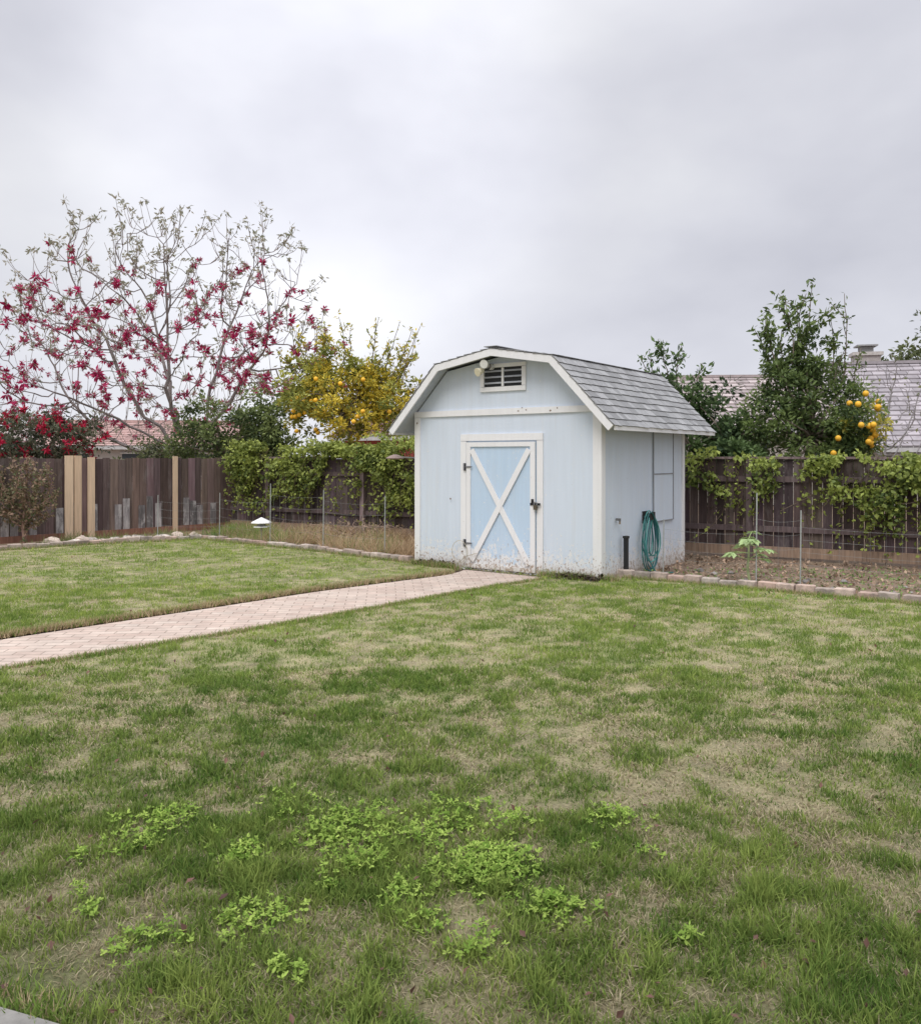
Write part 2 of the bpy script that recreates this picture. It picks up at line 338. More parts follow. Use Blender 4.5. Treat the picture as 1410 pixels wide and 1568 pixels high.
# ------------------------------------------------------------------ grass
def blades(n, y0, y1, marg, h, wd, segs):
    y = rng.uniform(y0, y1, n); hw = y1 * .5423 + marg; x = rng.uniform(-hw, hw, n)
    ok = lawn_mask(x, y) & (abs(x) < y * .5423 + marg); x, y = x[ok], y[ok]
    g = green(x, y); moss = np.exp(-((x + 1.25) ** 2 + (y - 2.35) ** 2) / .07)
    keep = rng.random(len(x)) < (.65 + .35 * g) * (1 - .8 * moss); x, y, g = x[keep], y[keep], g[keep]; n = len(x)
    isg = rng.random(n) < np.clip(g * .72 + .24, 0, 1)
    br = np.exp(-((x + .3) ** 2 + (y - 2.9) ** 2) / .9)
    tone = vn(x, y, .7, 11); tuft = vn(x, y, .09, 12)
    k1 = rng.random(n)[:, None]
    dark = np.array([.10, .185, .04]); lit = np.array([.36, .44, .115])
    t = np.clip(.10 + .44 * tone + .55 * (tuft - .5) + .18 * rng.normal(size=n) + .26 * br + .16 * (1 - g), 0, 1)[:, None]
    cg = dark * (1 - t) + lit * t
    cs = np.array([.74, .65, .43]) * k1 + np.array([.42, .35, .21]) * (1 - k1)
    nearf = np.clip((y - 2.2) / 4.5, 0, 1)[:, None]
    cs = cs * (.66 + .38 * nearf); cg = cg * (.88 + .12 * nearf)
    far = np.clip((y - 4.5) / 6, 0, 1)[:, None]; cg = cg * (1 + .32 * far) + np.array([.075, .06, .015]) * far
    col = np.where(isg[:, None], cg, cs)
    H = h * (rng.uniform(.5, 1.25, n)) * np.where(isg, .55 + .8 * g, .75) * (.7 + .6 * tuft)
    Wd = wd * rng.uniform(.6, 1.3, n)
    az = rng.uniform(0, 2 * math.pi, n); lean = np.where(isg, np.abs(rng.normal(.45, .3, n)), np.abs(rng.normal(.95, .35, n))); lean = np.clip(lean, 0, 1.4)
    d = np.stack([np.cos(az) * np.sin(lean), np.sin(az) * np.sin(lean), np.cos(lean)], 1)
    faz = rng.uniform(0, 2 * math.pi, n); sd = np.stack([np.cos(faz), np.sin(faz), np.zeros(n)], 1) * Wd[:, None] / 2
    b = np.stack([x, y, np.full(n, -.004)], 1); tip = b + d * H[:, None]
    if segs == 1:
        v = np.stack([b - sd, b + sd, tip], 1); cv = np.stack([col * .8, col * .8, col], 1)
        f = np.arange(n * 3).reshape(-1, 3)
        return v.reshape(-1, 3), f, None, cv.reshape(-1, 3)
    out = d.copy(); out[:, 2] = 0; bend = (rng.uniform(.1, .5, n) * H)[:, None]
    mid = b + d * (H * .55)[:, None]; tip = tip + out * bend - np.array([0, 0, 1.]) * bend * .35
    tip[:, 2] = np.maximum(tip[:, 2], .004)
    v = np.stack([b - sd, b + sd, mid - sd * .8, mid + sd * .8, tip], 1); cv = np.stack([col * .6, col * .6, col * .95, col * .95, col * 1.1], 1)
    i = (np.arange(n) * 5)[:, None]
    return v.reshape(-1, 3), i + np.array([[2, 3, 4]]), i + np.array([[0, 1, 3, 2]]), cv.reshape(-1, 3)
mb = MB()
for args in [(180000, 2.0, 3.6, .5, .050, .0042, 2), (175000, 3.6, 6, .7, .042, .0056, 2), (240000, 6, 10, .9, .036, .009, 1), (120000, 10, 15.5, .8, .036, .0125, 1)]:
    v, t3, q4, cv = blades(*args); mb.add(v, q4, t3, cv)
def edge_grass(P, n, off, h, straw=.45):
    P = resample(P, 400); i = rng.integers(0, 399, n); f = rng.random(n)[:, None]; p = P[i] * (1 - f) + P[i + 1] * f + rng.normal(0, .03, (n, 2)) + np.array(off)
    L = h * rng.uniform(.5, 1.3, n); k = rng.random(n)[:, None]
    col = np.where(rng.random(n)[:, None] > straw, np.array([.20, .30, .07]) * (.7 + .6 * k), np.array([.52, .41, .25]) * (.7 + .5 * k))
    b = np.c_[p, np.full(n, -.02)]; tip = b + np.c_[rng.normal(0, .4, (n, 2)) * L[:, None], L]; a = rng.uniform(0, 6.3, n); sd = np.c_[np.cos(a), np.sin(a), a * 0] * .005
    mb.add(np.stack([b - sd, b + sd, tip], 1).reshape(-1, 3), None, np.arange(3 * n).reshape(-1, 3), np.repeat(col, 3, 0))
edge_grass(P_LO[1:8], 9000, (.03, -.03), .05); edge_grass(P_UP2[1:8], 7000, (-.02, .02), .06, .85)
edge_grass([(-7.4, 13.64), (-6.26, 14.66), (-4.7, 15.5), (-2.48, 13.7), (-.62, 12.0)], 6000, (0, -.06), .07); edge_grass([(2.02, 10.62), (4.7, 8.67), (7, 6.9)], 7000, (0, -.06), .06)
edge_grass([(-.62, 12.0), (0, 11.5)], 900, (-.05, -.1), .1); edge_grass([(1.0, 10.75), (1.9, 10.3)], 1400, (0, -.07), .1)
edge_grass([(-1.05, 2.25), (-1.5, 2.41)], 900, (0, .02), .05, .3)
mb.obj('grass', M_grass)

mb = MB()
CL = [(.08, 3.05, .13, 330), (.16, 3.12, .10, 120), (-.42, 3.42, .16, 230), (-.52, 3.3, .10, 90), (-1.2, 3.45, .12, 130), (-.81, 3.15, .07, 80), (.31, 2.79, .08, 110), (.2, 3.45, .09, 80), (.63, 3.48, .09, 90),
      (-1.26, 3.25, .09, 60), (-.63, 2.7, .11, 90), (-.35, 3.1, .08, 80), (-.16, 3.3, .10, 110), (-.2, 2.85, .08, 50), (-.95, 2.6, .10, 50), (.05, 2.6, .06, 35), (-.05, 3.5, .12, 80), (-.7, 3.6, .14, 50), (-.1, 2.7, .06, 30)]
for _ in range(30): CL.append((rng.uniform(-1.5, .8), rng.uniform(2.4, 3.7), rng.uniform(.02, .05), int(rng.integers(8, 22))))
for cx, cy, r, n in CL:
    p2 = np.array([cx, cy]) + rng.normal(0, r * .66, (n, 2)); z = rng.uniform(.012, .05, n) * np.exp(-((p2 - [cx, cy]) ** 2).sum(1) / (3 * r * r)) + .010
    p = np.c_[p2, z]; k = rng.random((n, 1)); col = np.array([.17, .29, .05]) * (1 - k) + np.array([.42, .55, .13]) * k
    mb.frusta(np.c_[p2 + rng.normal(0, .006, (n, 2)), np.zeros(n)], p, .0008, .0007, 3, (.2, .35, .06))
    a0 = rng.uniform(0, 6.3, n); S = rng.uniform(.6, 1.2, n)
    for j in range(5):
        a = a0 + j * 1.256 + rng.normal(0, .2, n); sz = (rng.uniform(.010, .018, n) * S)[:, None]
        d = np.c_[np.cos(a), np.sin(a), rng.normal(.15, .4, n)]; sd = np.c_[-np.sin(a), np.cos(a), rng.normal(0, .3, n)] * .62
        v = np.stack([p, p + d * sz * .55 + sd * sz * .45, p + d * sz + sd * sz * .2, p + d * sz - sd * sz * .2, p + d * sz * .55 - sd * sz * .45], 1)
        mb.add(v.reshape(-1, 3), (np.arange(n) * 5)[:, None] + np.array([[0, 1, 2, 3]]), (np.arange(n) * 5)[:, None] + np.array([[0, 3, 4]]), np.repeat(col * rng.uniform(.8, 1.1, (n, 1)), 5, 0))
mb.obj('clover_weeds', M_grass)
mb = MB(); n = 340; y = 2.1 + 11 * rng.random(n) ** 1.6; x = rng.uniform(-.6, .6, n) * y; ok = lawn_mask(x, y); p = np.c_[x, y, np.full(n, .03)][ok]
mb.leaves(p, rng.uniform(.015, .04, len(p)), np.array([.17, .09, .07]) * rng.uniform(.6, 1.6, (len(p), 1)), 1.5, .6)
mb.obj('fallen_leaves', M_leaf)

# ------------------------------------------------------------------ shed
SW, SD = 2.89, 2.62
shed = empty('garden_shed', (-.62, 12.04, 0), math.atan2(-.595, .805))
BL = (.635, .705, .79); BD = (.50, .635, .775); WH = (.80, .80, .80); DK = (.03, .03, .032)
cx = SW / 2
prof = [(0, -.08), (SW, -.08), (SW, 2.12), (cx + .9, 2.68), (cx, 2.83), (cx - .9, 2.68), (0, 2.12)]
def walls():
    me = D.meshes.new('walls'); n = len(prof)
    v = [(x, 0, z) for x, z in prof] + [(x, SD, z) for x, z in prof]
    f = [tuple(range(n)), tuple(range(2 * n - 1, n - 1, -1)), (0, n, n + 6, 6), (1, 2, n + 2, n + 1), (0, 1, n + 1, n)]
    me.from_pydata(v, [], f); a = me.color_attributes.new('Col', 'FLOAT_COLOR', 'POINT')
    for d in a.data: d.color = (*BL, 1)
    me.materials.append(M_siding); link(D.objects.new('walls', me), shed)
walls()
mb = MB()
def fb(x0, x1, z0, z1, y=-.011, t=.022, col=WH): mb.box(((x0 + x1) / 2, y, (z0 + z1) / 2), (x1 - x0, t, z1 - z0), col=col)
fb(-.02, .075, -.05, 2.055); fb(SW - .095, SW + .02, -.05, 2.055); fb(-.02, SW + .02, 2.06, 2.14, -.013, .026)
fb(.79, .88, -.02, 1.715); fb(1.995, 2.085, -.02, 1.715); fb(.79, 2.085, 1.72, 1.81, -.013, .026)
mb.box((SW + .012, .035, 1.0), (.022, .09, 2.1), col=WH); mb.box((SW + .012, SD - .04, 1.0), (.022, .08, 2.1), col=WH)
mb.box((-.012, .035, 1.0), (.022, .09, 2.1), col=WH)
mb.obj('corner_and_door_trim', M_trim, parent=shed)
mb = MB()
for x, z in ((1.72, 2.10), (1.84, 2.11), (1.78, 2.14), (2.3, 2.12), (.03, 1.98), (.62, .93), (2.2, 2.09), (.03, .15), (.82, .22)):
    mb.box((x, -.028, z), (rng.uniform(.012, .03), .003, rng.uniform(.008, .02)), col=(.22, .16, .12), M=Matrix.Rotation(rng.uniform(-1, 1), 3, 'Y'))
mb.obj('paint_chips', M_paintw, parent=shed)
mb = MB(); mb.box((1.4375, -.008, .85), (1.09, .03, 1.70), col=BD); mb.obj('door_panel', M_siding, parent=shed)
mb = MB()
def db(x0, x1, z0, z1, t=.02): mb.box(((x0 + x1) / 2, -.024 - t / 2, (z0 + z1) / 2), (x1 - x0, t, z1 - z0), col=WH)
db(.90, .965, .02, 1.70); db(1.91, 1.98, .02, 1.70); db(.965, 1.91, 1.64, 1.70); db(.965, 1.91, .015, .07)
mb.bar((.985, -.036, 1.60), (1.89, -.036, .11), .075, .018, WH); mb.bar((1.89, -.039, 1.60), (.985, -.039, .11), .075, .018, WH)
mb.obj('door_x_brace', M_trim, parent=shed)
mb = MB()
for z in (1.37, .34):
    mb.box((.93, -.050, z), (.13, .006, .022), col=(.22, .22, .23)); mb.box((.862, -.030, z), (.035, .02, .10), col=(.22, .22, .23)); mb.tube([(.886, -.052, z - .05), (.886, -.052, z + .05)], .008, 6, DK)
mb.box((1.99, -.05, .90), (.15, .01, .03), col=DK); mb.box((2.0, -.062, .86), (.045, .03, .06), col=(.12, .1, .07)); mb.tube([(1.98, -.062, .89), (1.98, -.062, .925), (2.02, -.062, .925), (2.02, -.062, .89)], .006, 5, (.3, .3, .3))
mb.box((1.95, -.05, .94), (.03, .02, .05), col=DK)
th = np.linspace(0, 6.28, 20)
mb.tube(np.c_[.80 + .13 * np.cos(th), -.06 + .0 * th, .22 + .15 * np.sin(th)], .004, 5, (.55, .5, .4)); mb.tube([(.80, -.06, .07), (.9, -.08, .16), (1.1, -.07, .22)], .004, 5, (.5, .45, .35))
mb.obj('hinges_and_latch', M_metal, parent=shed)
vx0, vx1, vz0, vz1 = 1.115, 1.83, 2.37, 2.735
mb = MB()
mb.box(((vx0 + vx1) / 2, -.014, vz0 + .03), (vx1 - vx0, .028, .06), col=WH); mb.box(((vx0 + vx1) / 2, -.014, vz1 - .025), (vx1 - vx0, .028, .05), col=WH)
for x in (vx0 + .03, (vx0 + vx1) / 2, vx1 - .03): mb.box((x, -.0125, (vz0 + vz1) / 2 + .005), (.06 if abs(x - (vx0 + vx1) / 2) > .01 else .03, .025, vz1 - vz0 - .12), col=WH)
for i in range(3):
    z = vz0 + .115 + i * .078
    mb.box(((vx0 + vx1) / 2, -.010, z), (vx1 - vx0 - .1, .003, .036), col=(.50, .52, .55), M=Matrix.Rotation(math.radians(-40), 3, 'X'))
mb.obj('gable_vent', M_trim, parent=shed)
mb = MB(); mb.box(((vx0 + vx1) / 2, -.001, (vz0 + vz1) / 2), (vx1 - vx0 - .1, .006, vz1 - vz0 - .1), col=(.02, .022, .024)); mb.obj('vent_opening', M_paintw, parent=shed)
Y0, Y1 = -.25, 3.07
RP = [(cx - 1.745, 1.88), (cx - .915, 2.755), (cx, 2.91), (cx + .915, 2.755), (cx + 1.745, 1.88)]
mb = MB()
for (x0, z0), (x1, z1) in zip(RP[:-1], RP[1:]):
    d = np.array([x1 - x0, z1 - z0]); d /= np.linalg.norm(d); nn = np.array([-d[1], d[0]]); a0 = np.array([x0, z0]) - nn * .012; a1 = np.array([x1, z1]) - nn * .012; b0 = a0 - nn * .028; b1 = a1 - nn * .028
    v = [(p[0], y, p[1]) for y in (Y0 + .02, Y1) for p in (a0, a1, b1, b0)]
    mb.add(v, [[0, 1, 2, 3], [7, 6, 5, 4], [0, 4, 5, 1], [3, 2, 6, 7], [0, 3, 7, 4], [1, 5, 6, 2]], c=(.46, .50, .56))
mb.obj('roof_deck', M_trim, parent=shed)
mb = MB()
def shingles(pa, pb):
    pa = np.array(pa); pb = np.array(pb); d = pb - pa; L = np.linalg.norm(d); d /= L; nn = np.array([-d[1], d[0]]); nn = nn if nn[1] > 0 else -nn
    nr = max(2, int(round(L / .125))); h = L / nr
    for r in range(nr):
        y = Y0 - .02 - rng.uniform(0, .15)
        while y < Y1 + .02:
            w_ = .105 if rng.random() < .35 else rng.uniform(.12, .24); ya = max(y, Y0 - .02); yb = min(y + w_ - .005, Y1 + .02); y += w_
            if yb - ya < .02: continue
            s0 = r * h - .025 + rng.uniform(-.008, .008); s1 = min(s0 + h * 1.25, L + .005)
            p0 = pa + d * s0 + nn * .018; p1 = pa + d * s1 + nn * .003; g = rng.uniform(.24, .40); t = rng.uniform(.006, .012)
            col = np.array([g * .99, g, g * 1.0])
            v = [(p0[0], ya, p0[1]), (p0[0], yb, p0[1]), (p1[0], yb, p1[1]), (p1[0], ya, p1[1])]
            v2 = [(x - nn[0] * t, yy, z - nn[1] * t) for x, yy, z in v]
            cc = np.array([col] * 8); cc[4:] *= .5
            mb.add(v + v2, [[0, 1, 2, 3], [7, 6, 5, 4], [0, 4, 5, 1], [1, 5, 6, 2], [2, 6, 7, 3], [3, 7, 4, 0]], c=cc)
shingles(RP[0], RP[1]); shingles(RP[1], RP[2]); shingles(RP[4], RP[3]); shingles(RP[3], RP[2])
y = Y0 - .02
while y < Y1:
    g = rng.uniform(.25, .38); mb.box((cx, y + .06, 2.935), (.2, .125, .008), col=(g, g, g * 1.01)); y += .128
mb.obj('roof_shingles', M_shingle, parent=shed)
mb = MB()
for yy in (Y0, Y1 + .016):
    for i, ((x0, z0), (x1, z1)) in enumerate(zip(RP[:-1], RP[1:])):
        d = np.array([x1 - x0, z1 - z0]); d /= np.linalg.norm(d); nn = np.array([-d[1], d[0]])
        y_a, y_b = yy - .012 - .002 * (i % 2), yy + .012
        def mit(j):
            p = np.array(RP[j])
            if j in (0, 4): return p - nn * .005, p - nn * .095
            da = np.array(RP[j]) - np.array(RP[j - 1]); dbb = np.array(RP[j + 1]) - np.array(RP[j]); da /= np.linalg.norm(da); dbb /= np.linalg.norm(dbb)
            n2 = np.array([-da[1] - dbb[1], da[0] + dbb[0]]); n2 /= np.linalg.norm(n2); k = 1 / n2.dot(nn)
            return p - n2 * .005 * k, p - n2 * .095 * k
        (a0, b0), (a1, b1) = mit(i), mit(i + 1)
        v = [(p[0], y, p[1]) for y in (y_a, y_b) for p in (a0, a1, b1, b0)]
        mb.add(v, [[0, 1, 2, 3], [7, 6, 5, 4], [0, 4, 5, 1], [3, 2, 6, 7], [0, 3, 7, 4], [1, 5, 6, 2]], c=(.80, .80, .80))
for s, (ex, ez) in ((-1, RP[0]), (1, RP[4])): mb.box((ex + s * .004, (Y0 + Y1) / 2, ez - .03), (.02, Y1 - Y0 - .03, .06), col=WH)
mb.obj('fascia_boards', M_trim, parent=shed)
mb = MB(); t0, t1, z0, z1 = 1.52, 2.2, .62, 2.02
mb.box((SW + .008, (t0 + t1) / 2, (z0 + z1) / 2), (.014, t1 - t0, z1 - z0), col=(.62, .695, .78))
mb.obj('side_shutter_panel', M_siding, parent=shed)
mb = MB()
for t in (t0, t1): mb.box((SW + .018, t, (z0 + z1) / 2), (.012, .013, z1 - z0), col=(.26, .26, .27))
for z in (z0, 1.27): mb.box((SW + .018, (t0 + t1) / 2, z), (.0125, t1 - t0 - .015, .013), col=(.28, .28, .29))
mb.box((SW + .04, .40, .72), (.06, .02, .03), col=(.15, .15, .15)); mb.tube([(SW + .02, .42, .72), (SW + .05, .42, .72), (SW + .05, .42, .66)], .012, 6, (.3, .25, .2))
mb.obj('side_panel_battens', M_paintw, parent=shed)
mb = MB()
mb.tube([(1.30, -.01, 2.70), (1.30, -.09, 2.70)], [.045, .04], 12, (.6, .6, .6))
def lamp(c, d, col=(.75, .70, .52)):
    c = np.array(c); d = np.array(d, float); d /= np.linalg.norm(d)
    mb.tube([c - d * .05, c - d * .02, c + d * .04, c + d * .07, c + d * .071], [.015, .035, .05, .058, .002], 14, col)
mb.tube([(1.30, -.08, 2.70), (1.22, -.12, 2.67)], .012, 6, (.5, .5, .5)); mb.tube([(1.30, -.08, 2.70), (1.30, -.13, 2.73)], .012, 6, (.5, .5, .5))
lamp((1.22, -.15, 2.64), (-.3, -1, -.4)); lamp((1.31, -.16, 2.73), (.1, -1, -.2), (.7, .7, .66))
mb.obj('floodlight', M_paintw, smooth=False, parent=shed)
hose = empty('garden_hose', shed.location, shed.rotation_euler[2])
mb = MB(); HX = SW + .05; HC = 1.27
mb.box((SW + .012, HC, .70), (.02, .16, .16), col=(.05, .05, .05)); mb.box((SW + .06, HC, .70), (.1, .14, .02), col=(.05, .05, .05)); mb.box((SW + .11, HC, .72), (.015, .16, .10), col=(.05, .05, .05))
mb.obj('hose_hanger', M_metal, parent=hose)
mb = MB()
for i in range(7):
    th = np.linspace(0, 2 * math.pi, 36); hw = rng.uniform(.13, .29); lo = rng.uniform(-.02, .24); top = .74 + rng.uniform(-.02, .05); yy = HC + rng.uniform(-.08, .08)
    zc = (top + lo) / 2; hz = (top - lo) / 2
    pts = np.c_[np.full(36, HX + .012 * i) + .012 * np.sin(th * 2 + i), yy + hw * np.sin(th) * (1 - .35 * np.cos(th)), zc + hz * np.cos(th)]
    mb.tube(pts, .008, 7, [(.03, .20, .18), (.10, .36, .33), (.02, .13, .13), (.04, .17, .20)][i % 4])
mb.tube([(HX, HC - .1, .72), (HX + .05, HC - .2, .5), (HX + .1, HC - .24, .2), (HX + .2, HC - .2, .0), (HX + .35, HC, -.01)], .009, 7, (.03, .15, .15))
mb.obj('hose_coil', M_rubber, parent=hose, smooth=True)
mb = MB(); mb.box((2.09, 10.72, .22), (.045, .045, .52), .5, (.025, .025, .027)); mb.box((2.09, 10.72, .49), (.06, .06, .03), .5, (.03, .03, .03)); mb.obj('black_hose_post', M_paintw)
mb = MB(); p = np.array([-.95, 12.35, 1.5]); mb.tube([p + [.55, .1, -.02], p + [.1, 0, .0]], .012, 6, (.4, .38, .36)); mb.tube([p + [0, 0, .04], p + [0, 0, .02], p + [0, 0, -.015], p + [0, 0, -.03]], [.02, .08, .14, .08], 16, (.30, .22, .19)); mb.obj('wall_lantern', M_paintw)

mb = MB(); n = 480; f = rng.random(n); f = np.where(f < .5, .03 + f * .42, .60 + f * .42)
f = np.clip(f, 0, 1.02); P = np.array([-.62, 12.04]); u = np.array([.805, -.595]); vv = np.array([.595, .805])
pp = P + u * (f * SW)[:, None] - vv * np.abs(rng.normal(.05, .05, n))[:, None] - vv * .03
mb.leaves(np.c_[pp, rng.uniform(-.01, .06, n)], rng.uniform(.03, .07, n), np.array([.05, .035, .025]) * rng.uniform(.5, 2.6, (n, 1)), 1., .6)
for i in range(90):
    k = rng.random(); q0 = P + u * (k * SW) - vv * rng.uniform(.03, .16); s_ = rng.uniform(.01, .03); g = rng.uniform(.4, .75)
    mb.box((q0[0], q0[1], .01), (s_, s_ * .7, .008), rng.uniform(0, 3), (g, g, g))
mb.obj('leaf_litter', M_leaf)

# ------------------------------------------------------------------ edging bricks
def edging(name, P, seed):
    r = np.random.default_rng(seed); mb = MB(); P = np.array(P, float); d = np.r_[0, np.cumsum(np.linalg.norm(np.diff(P, axis=0), axis=1))]; t = 0
    while t < d[-1] - .1:
        L = .205; m_ = t + L / 2; x = np.interp(m_, d, P[:, 0]); y = np.interp(m_, d, P[:, 1]); x2 = np.interp(m_ + .02, d, P[:, 0]); y2 = np.interp(m_ + .02, d, P[:, 1])
        a = math.atan2(y2 - y, x2 - x) + r.normal(0, .06); k = r.random(); g = r.uniform(.75, 1.2)
        col = (np.array([.47, .34, .28]) * k + np.array([.50, .44, .38]) * (1 - k)) * g
        x += r.normal(0, .01); y += r.normal(0, .01); h = .075 + r.normal(0, .008)
        hx, hy = .098, .05; b = .008; v = []
        for z, s in ((-.04, 0), (h - b, 0), (h, b)):
            for sx_, sy_ in ((-1, -1), (1, -1), (1, 1), (-1, 1)):
                X = sx_ * (hx - s) ; Y = sy_ * (hy - s); v.append((x + X * math.cos(a) - Y * math.sin(a), y + X * math.sin(a) + Y * math.cos(a), z + r.normal(0, .002)))
        q = [[8, 9, 10, 11]] + [[l + i, l + (i + 1) % 4, l + 4 + (i + 1) % 4, l + 4 + i] for l in (0, 4) for i in range(4)]
        mb.add(v, q, c=col); t += L + .008
    return mb.obj(name, M_brick)
edging('brick_edging', [(-10.5, 10.9), (-7.4, 13.7), (-6.26, 14.72), (-5.6, 15.2), (-4.7, 15.55), (-4.3, 15.3), (-2.48, 13.76), (-.72, 12.14)], 1)
edging('brick_edging', [(2.02, 10.72), (3.2, 9.86), (4.7, 8.76), (6.5, 7.4), (9, 5.5)], 2)

# ------------------------------------------------------------------ fences
def fence(name, A, B, top, seed, rails=True, base=(.085, .06, .055), bw=.14, face=1, post_every=2.4, jit=.012):
    r = np.random.default_rng(seed); e = empty(name); A = np.array(A, float); B = np.array(B, float); d = B - A; L = np.linalg.norm(d); d /= L; a = math.atan2(d[1], d[0]); nrm = np.array([d[1], -d[0]]) * face
    mb = MB(); t = 0
    while t < L:
        w_ = bw * r.uniform(.9, 1.08); p = A + d * (t + w_ / 2) + nrm * r.normal(0, .003); tp = top + r.normal(0, jit); k = r.uniform(.5, 1.6)
        col = np.array(base) * k * np.array([1, r.uniform(.92, 1.05), r.uniform(.85, 1.1)])
        mb.box((p[0], p[1], (tp + .06) / 2), (w_ - .008, .018, tp - .06), a + r.normal(0, .01), col); t += w_
    mb.obj('boards', M_wood, parent=e)
    mb = MB()
    if rails:
        m_ = A + d * L / 2
        for z, h in ((.42, .085), (top - .30, .085)): mb.box((m_[0] + nrm[0] * .035, m_[1] + nrm[1] * .035, z), (L, .04, h), a, np.array(base) * 1.5)
        mb.box((m_[0] + nrm[0] * .035, m_[1] + nrm[1] * .035, .08), (L, .04, .15), a, (.30, .21, .15))
        mb.box((m_[0], m_[1], top + .02), (L, .11, .035), a, np.array(base) * 2.4)
        t = 1.1
        while t < L:
            p = A + d * t + nrm * .075; mb.box((p[0], p[1], top / 2), (.09, .09, top + .0), a, np.array(base) * r.uniform(1.5, 3.2)); t += post_every
    else:
        m_ = A + d * L / 2; mb.box((m_[0] + nrm[0] * .02, m_[1] + nrm[1] * .02, .05), (L, .03, .12), a, (.24, .12, .085))
    mb.obj('rails_and_posts', M_wood, parent=e); return e
C = np.array([-4.9, 18.2])
dl = np.array([-.672, -.741])
f1 = fence('wooden_fence', C, C + dl * 11, 1.48, 3, rails=False, base=(.135, .095, .09), face=-1, bw=.15)
mb = MB(); a = math.atan2(dl[1], dl[0])
nl_ = np.array([.741, -.672])
for t, w_, tp, col in ((3.46, .15, 1.53, (.72, .54, .38)), (3.30, .13, 1.53, (.66, .48, .33)), (3.05, .13, 1.50, (.70, .52, .36)), (1.34, .10, 1.52, (.66, .49, .34)), (5.6, .12, 1.5, (.5, .36, .25))):
    p = C + dl * t + nl_ * .04; mb.box((p[0], p[1], tp / 2), (w_, .03, tp), a, col)
mb.obj('new_planks', M_newwood, parent=f1)
mb = MB()
for i in range(40):
    t = .3 + i * .158 + rng.normal(0, .01); p = C + dl * t + nl_ * .025
    if rng.random() < .6: hh = rng.uniform(.42, .66); g = rng.uniform(.12, .30); mb.box((p[0], p[1], .08 + hh / 2), (.13, .016, hh), a, (g, g * .92, g * .92))
mb.obj('patch_boards', mat_col('bleached_wood', .85, (22, 22, 2.5), .7, .5, tint2=(.5, .47, .46), tint_amt=.8, tscale=(7, 7, 3), tlo=.5, thi=.64), parent=f1)
fence('wooden_fence', C, (10.5, 18.2 - .5625 * 15.4), 1.47, 4, rails=True, base=(.085, .063, .063), face=1)

# ------------------------------------------------------------------ stakes & wire
def wire(name, posts, hs):
    e = empty(name); mb = MB()
    for (x, y), h in zip(posts, hs): mb.tube([(x, y, -.05), (x + .01, y, h)], .008, 6, (.42, .44, .42))
    mb.obj('stakes', M_metal, parent=e); mb = MB()
    for (p, h1), (q, h2) in zip(zip(posts[:-1], hs[:-1]), zip(posts[1:], hs[1:])):
        p = np.array(p); q = np.array(q); L = np.linalg.norm(q - p); h = min(h1, h2) - .12
        for z in np.linspace(.1, h, 5):
            tt = np.linspace(0, 1, 7)[:, None]; pts = np.c_[p + (q - p) * tt, z - .03 * np.sin(tt * 3.14)]; mb.tube(pts, .0010, 4, (.3, .31, .3))
        for s in np.arange(.1, L, .16):
            c_ = p + (q - p) * s / L; mb.tube([(c_[0], c_[1], .05), (c_[0], c_[1], h - .01)], .0008, 3, (.3, .31, .3))
    mb.obj('wire_mesh', M_metal, parent=e)
wire('wire_fence', [(-5.6, 15.7), (-4.4, 15.5), (-3.24, 14.45), (-2.2, 13.6), (-1.14, 12.75)], [.8, .85, 1.05, .98, .92])
wire('wire_fence', [(2.6, 10.9), (3.55, 10.2), (3.96, 9.9), (5.9, 8.7)], [.0 + .7, 1.07, .88, .8])

# ------------------------------------------------------------------ vegetation
def sph(n):
    v = rng.normal(size=(n, 3)); return v / np.linalg.norm(v, axis=1, keepdims=True)
def limb_pts(a, b, n=7, bend=.12):
    a = np.array(a, float); b = np.array(b, float); L = np.linalg.norm(b - a); t = np.linspace(0, 1, n)[:, None]
    off = rng.normal(0, bend * L, 3); return a + (b - a) * t + np.sin(t * 3.14) * off + rng.normal(0, .012 * L, (n, 3)) * np.sin(t * 3.14)

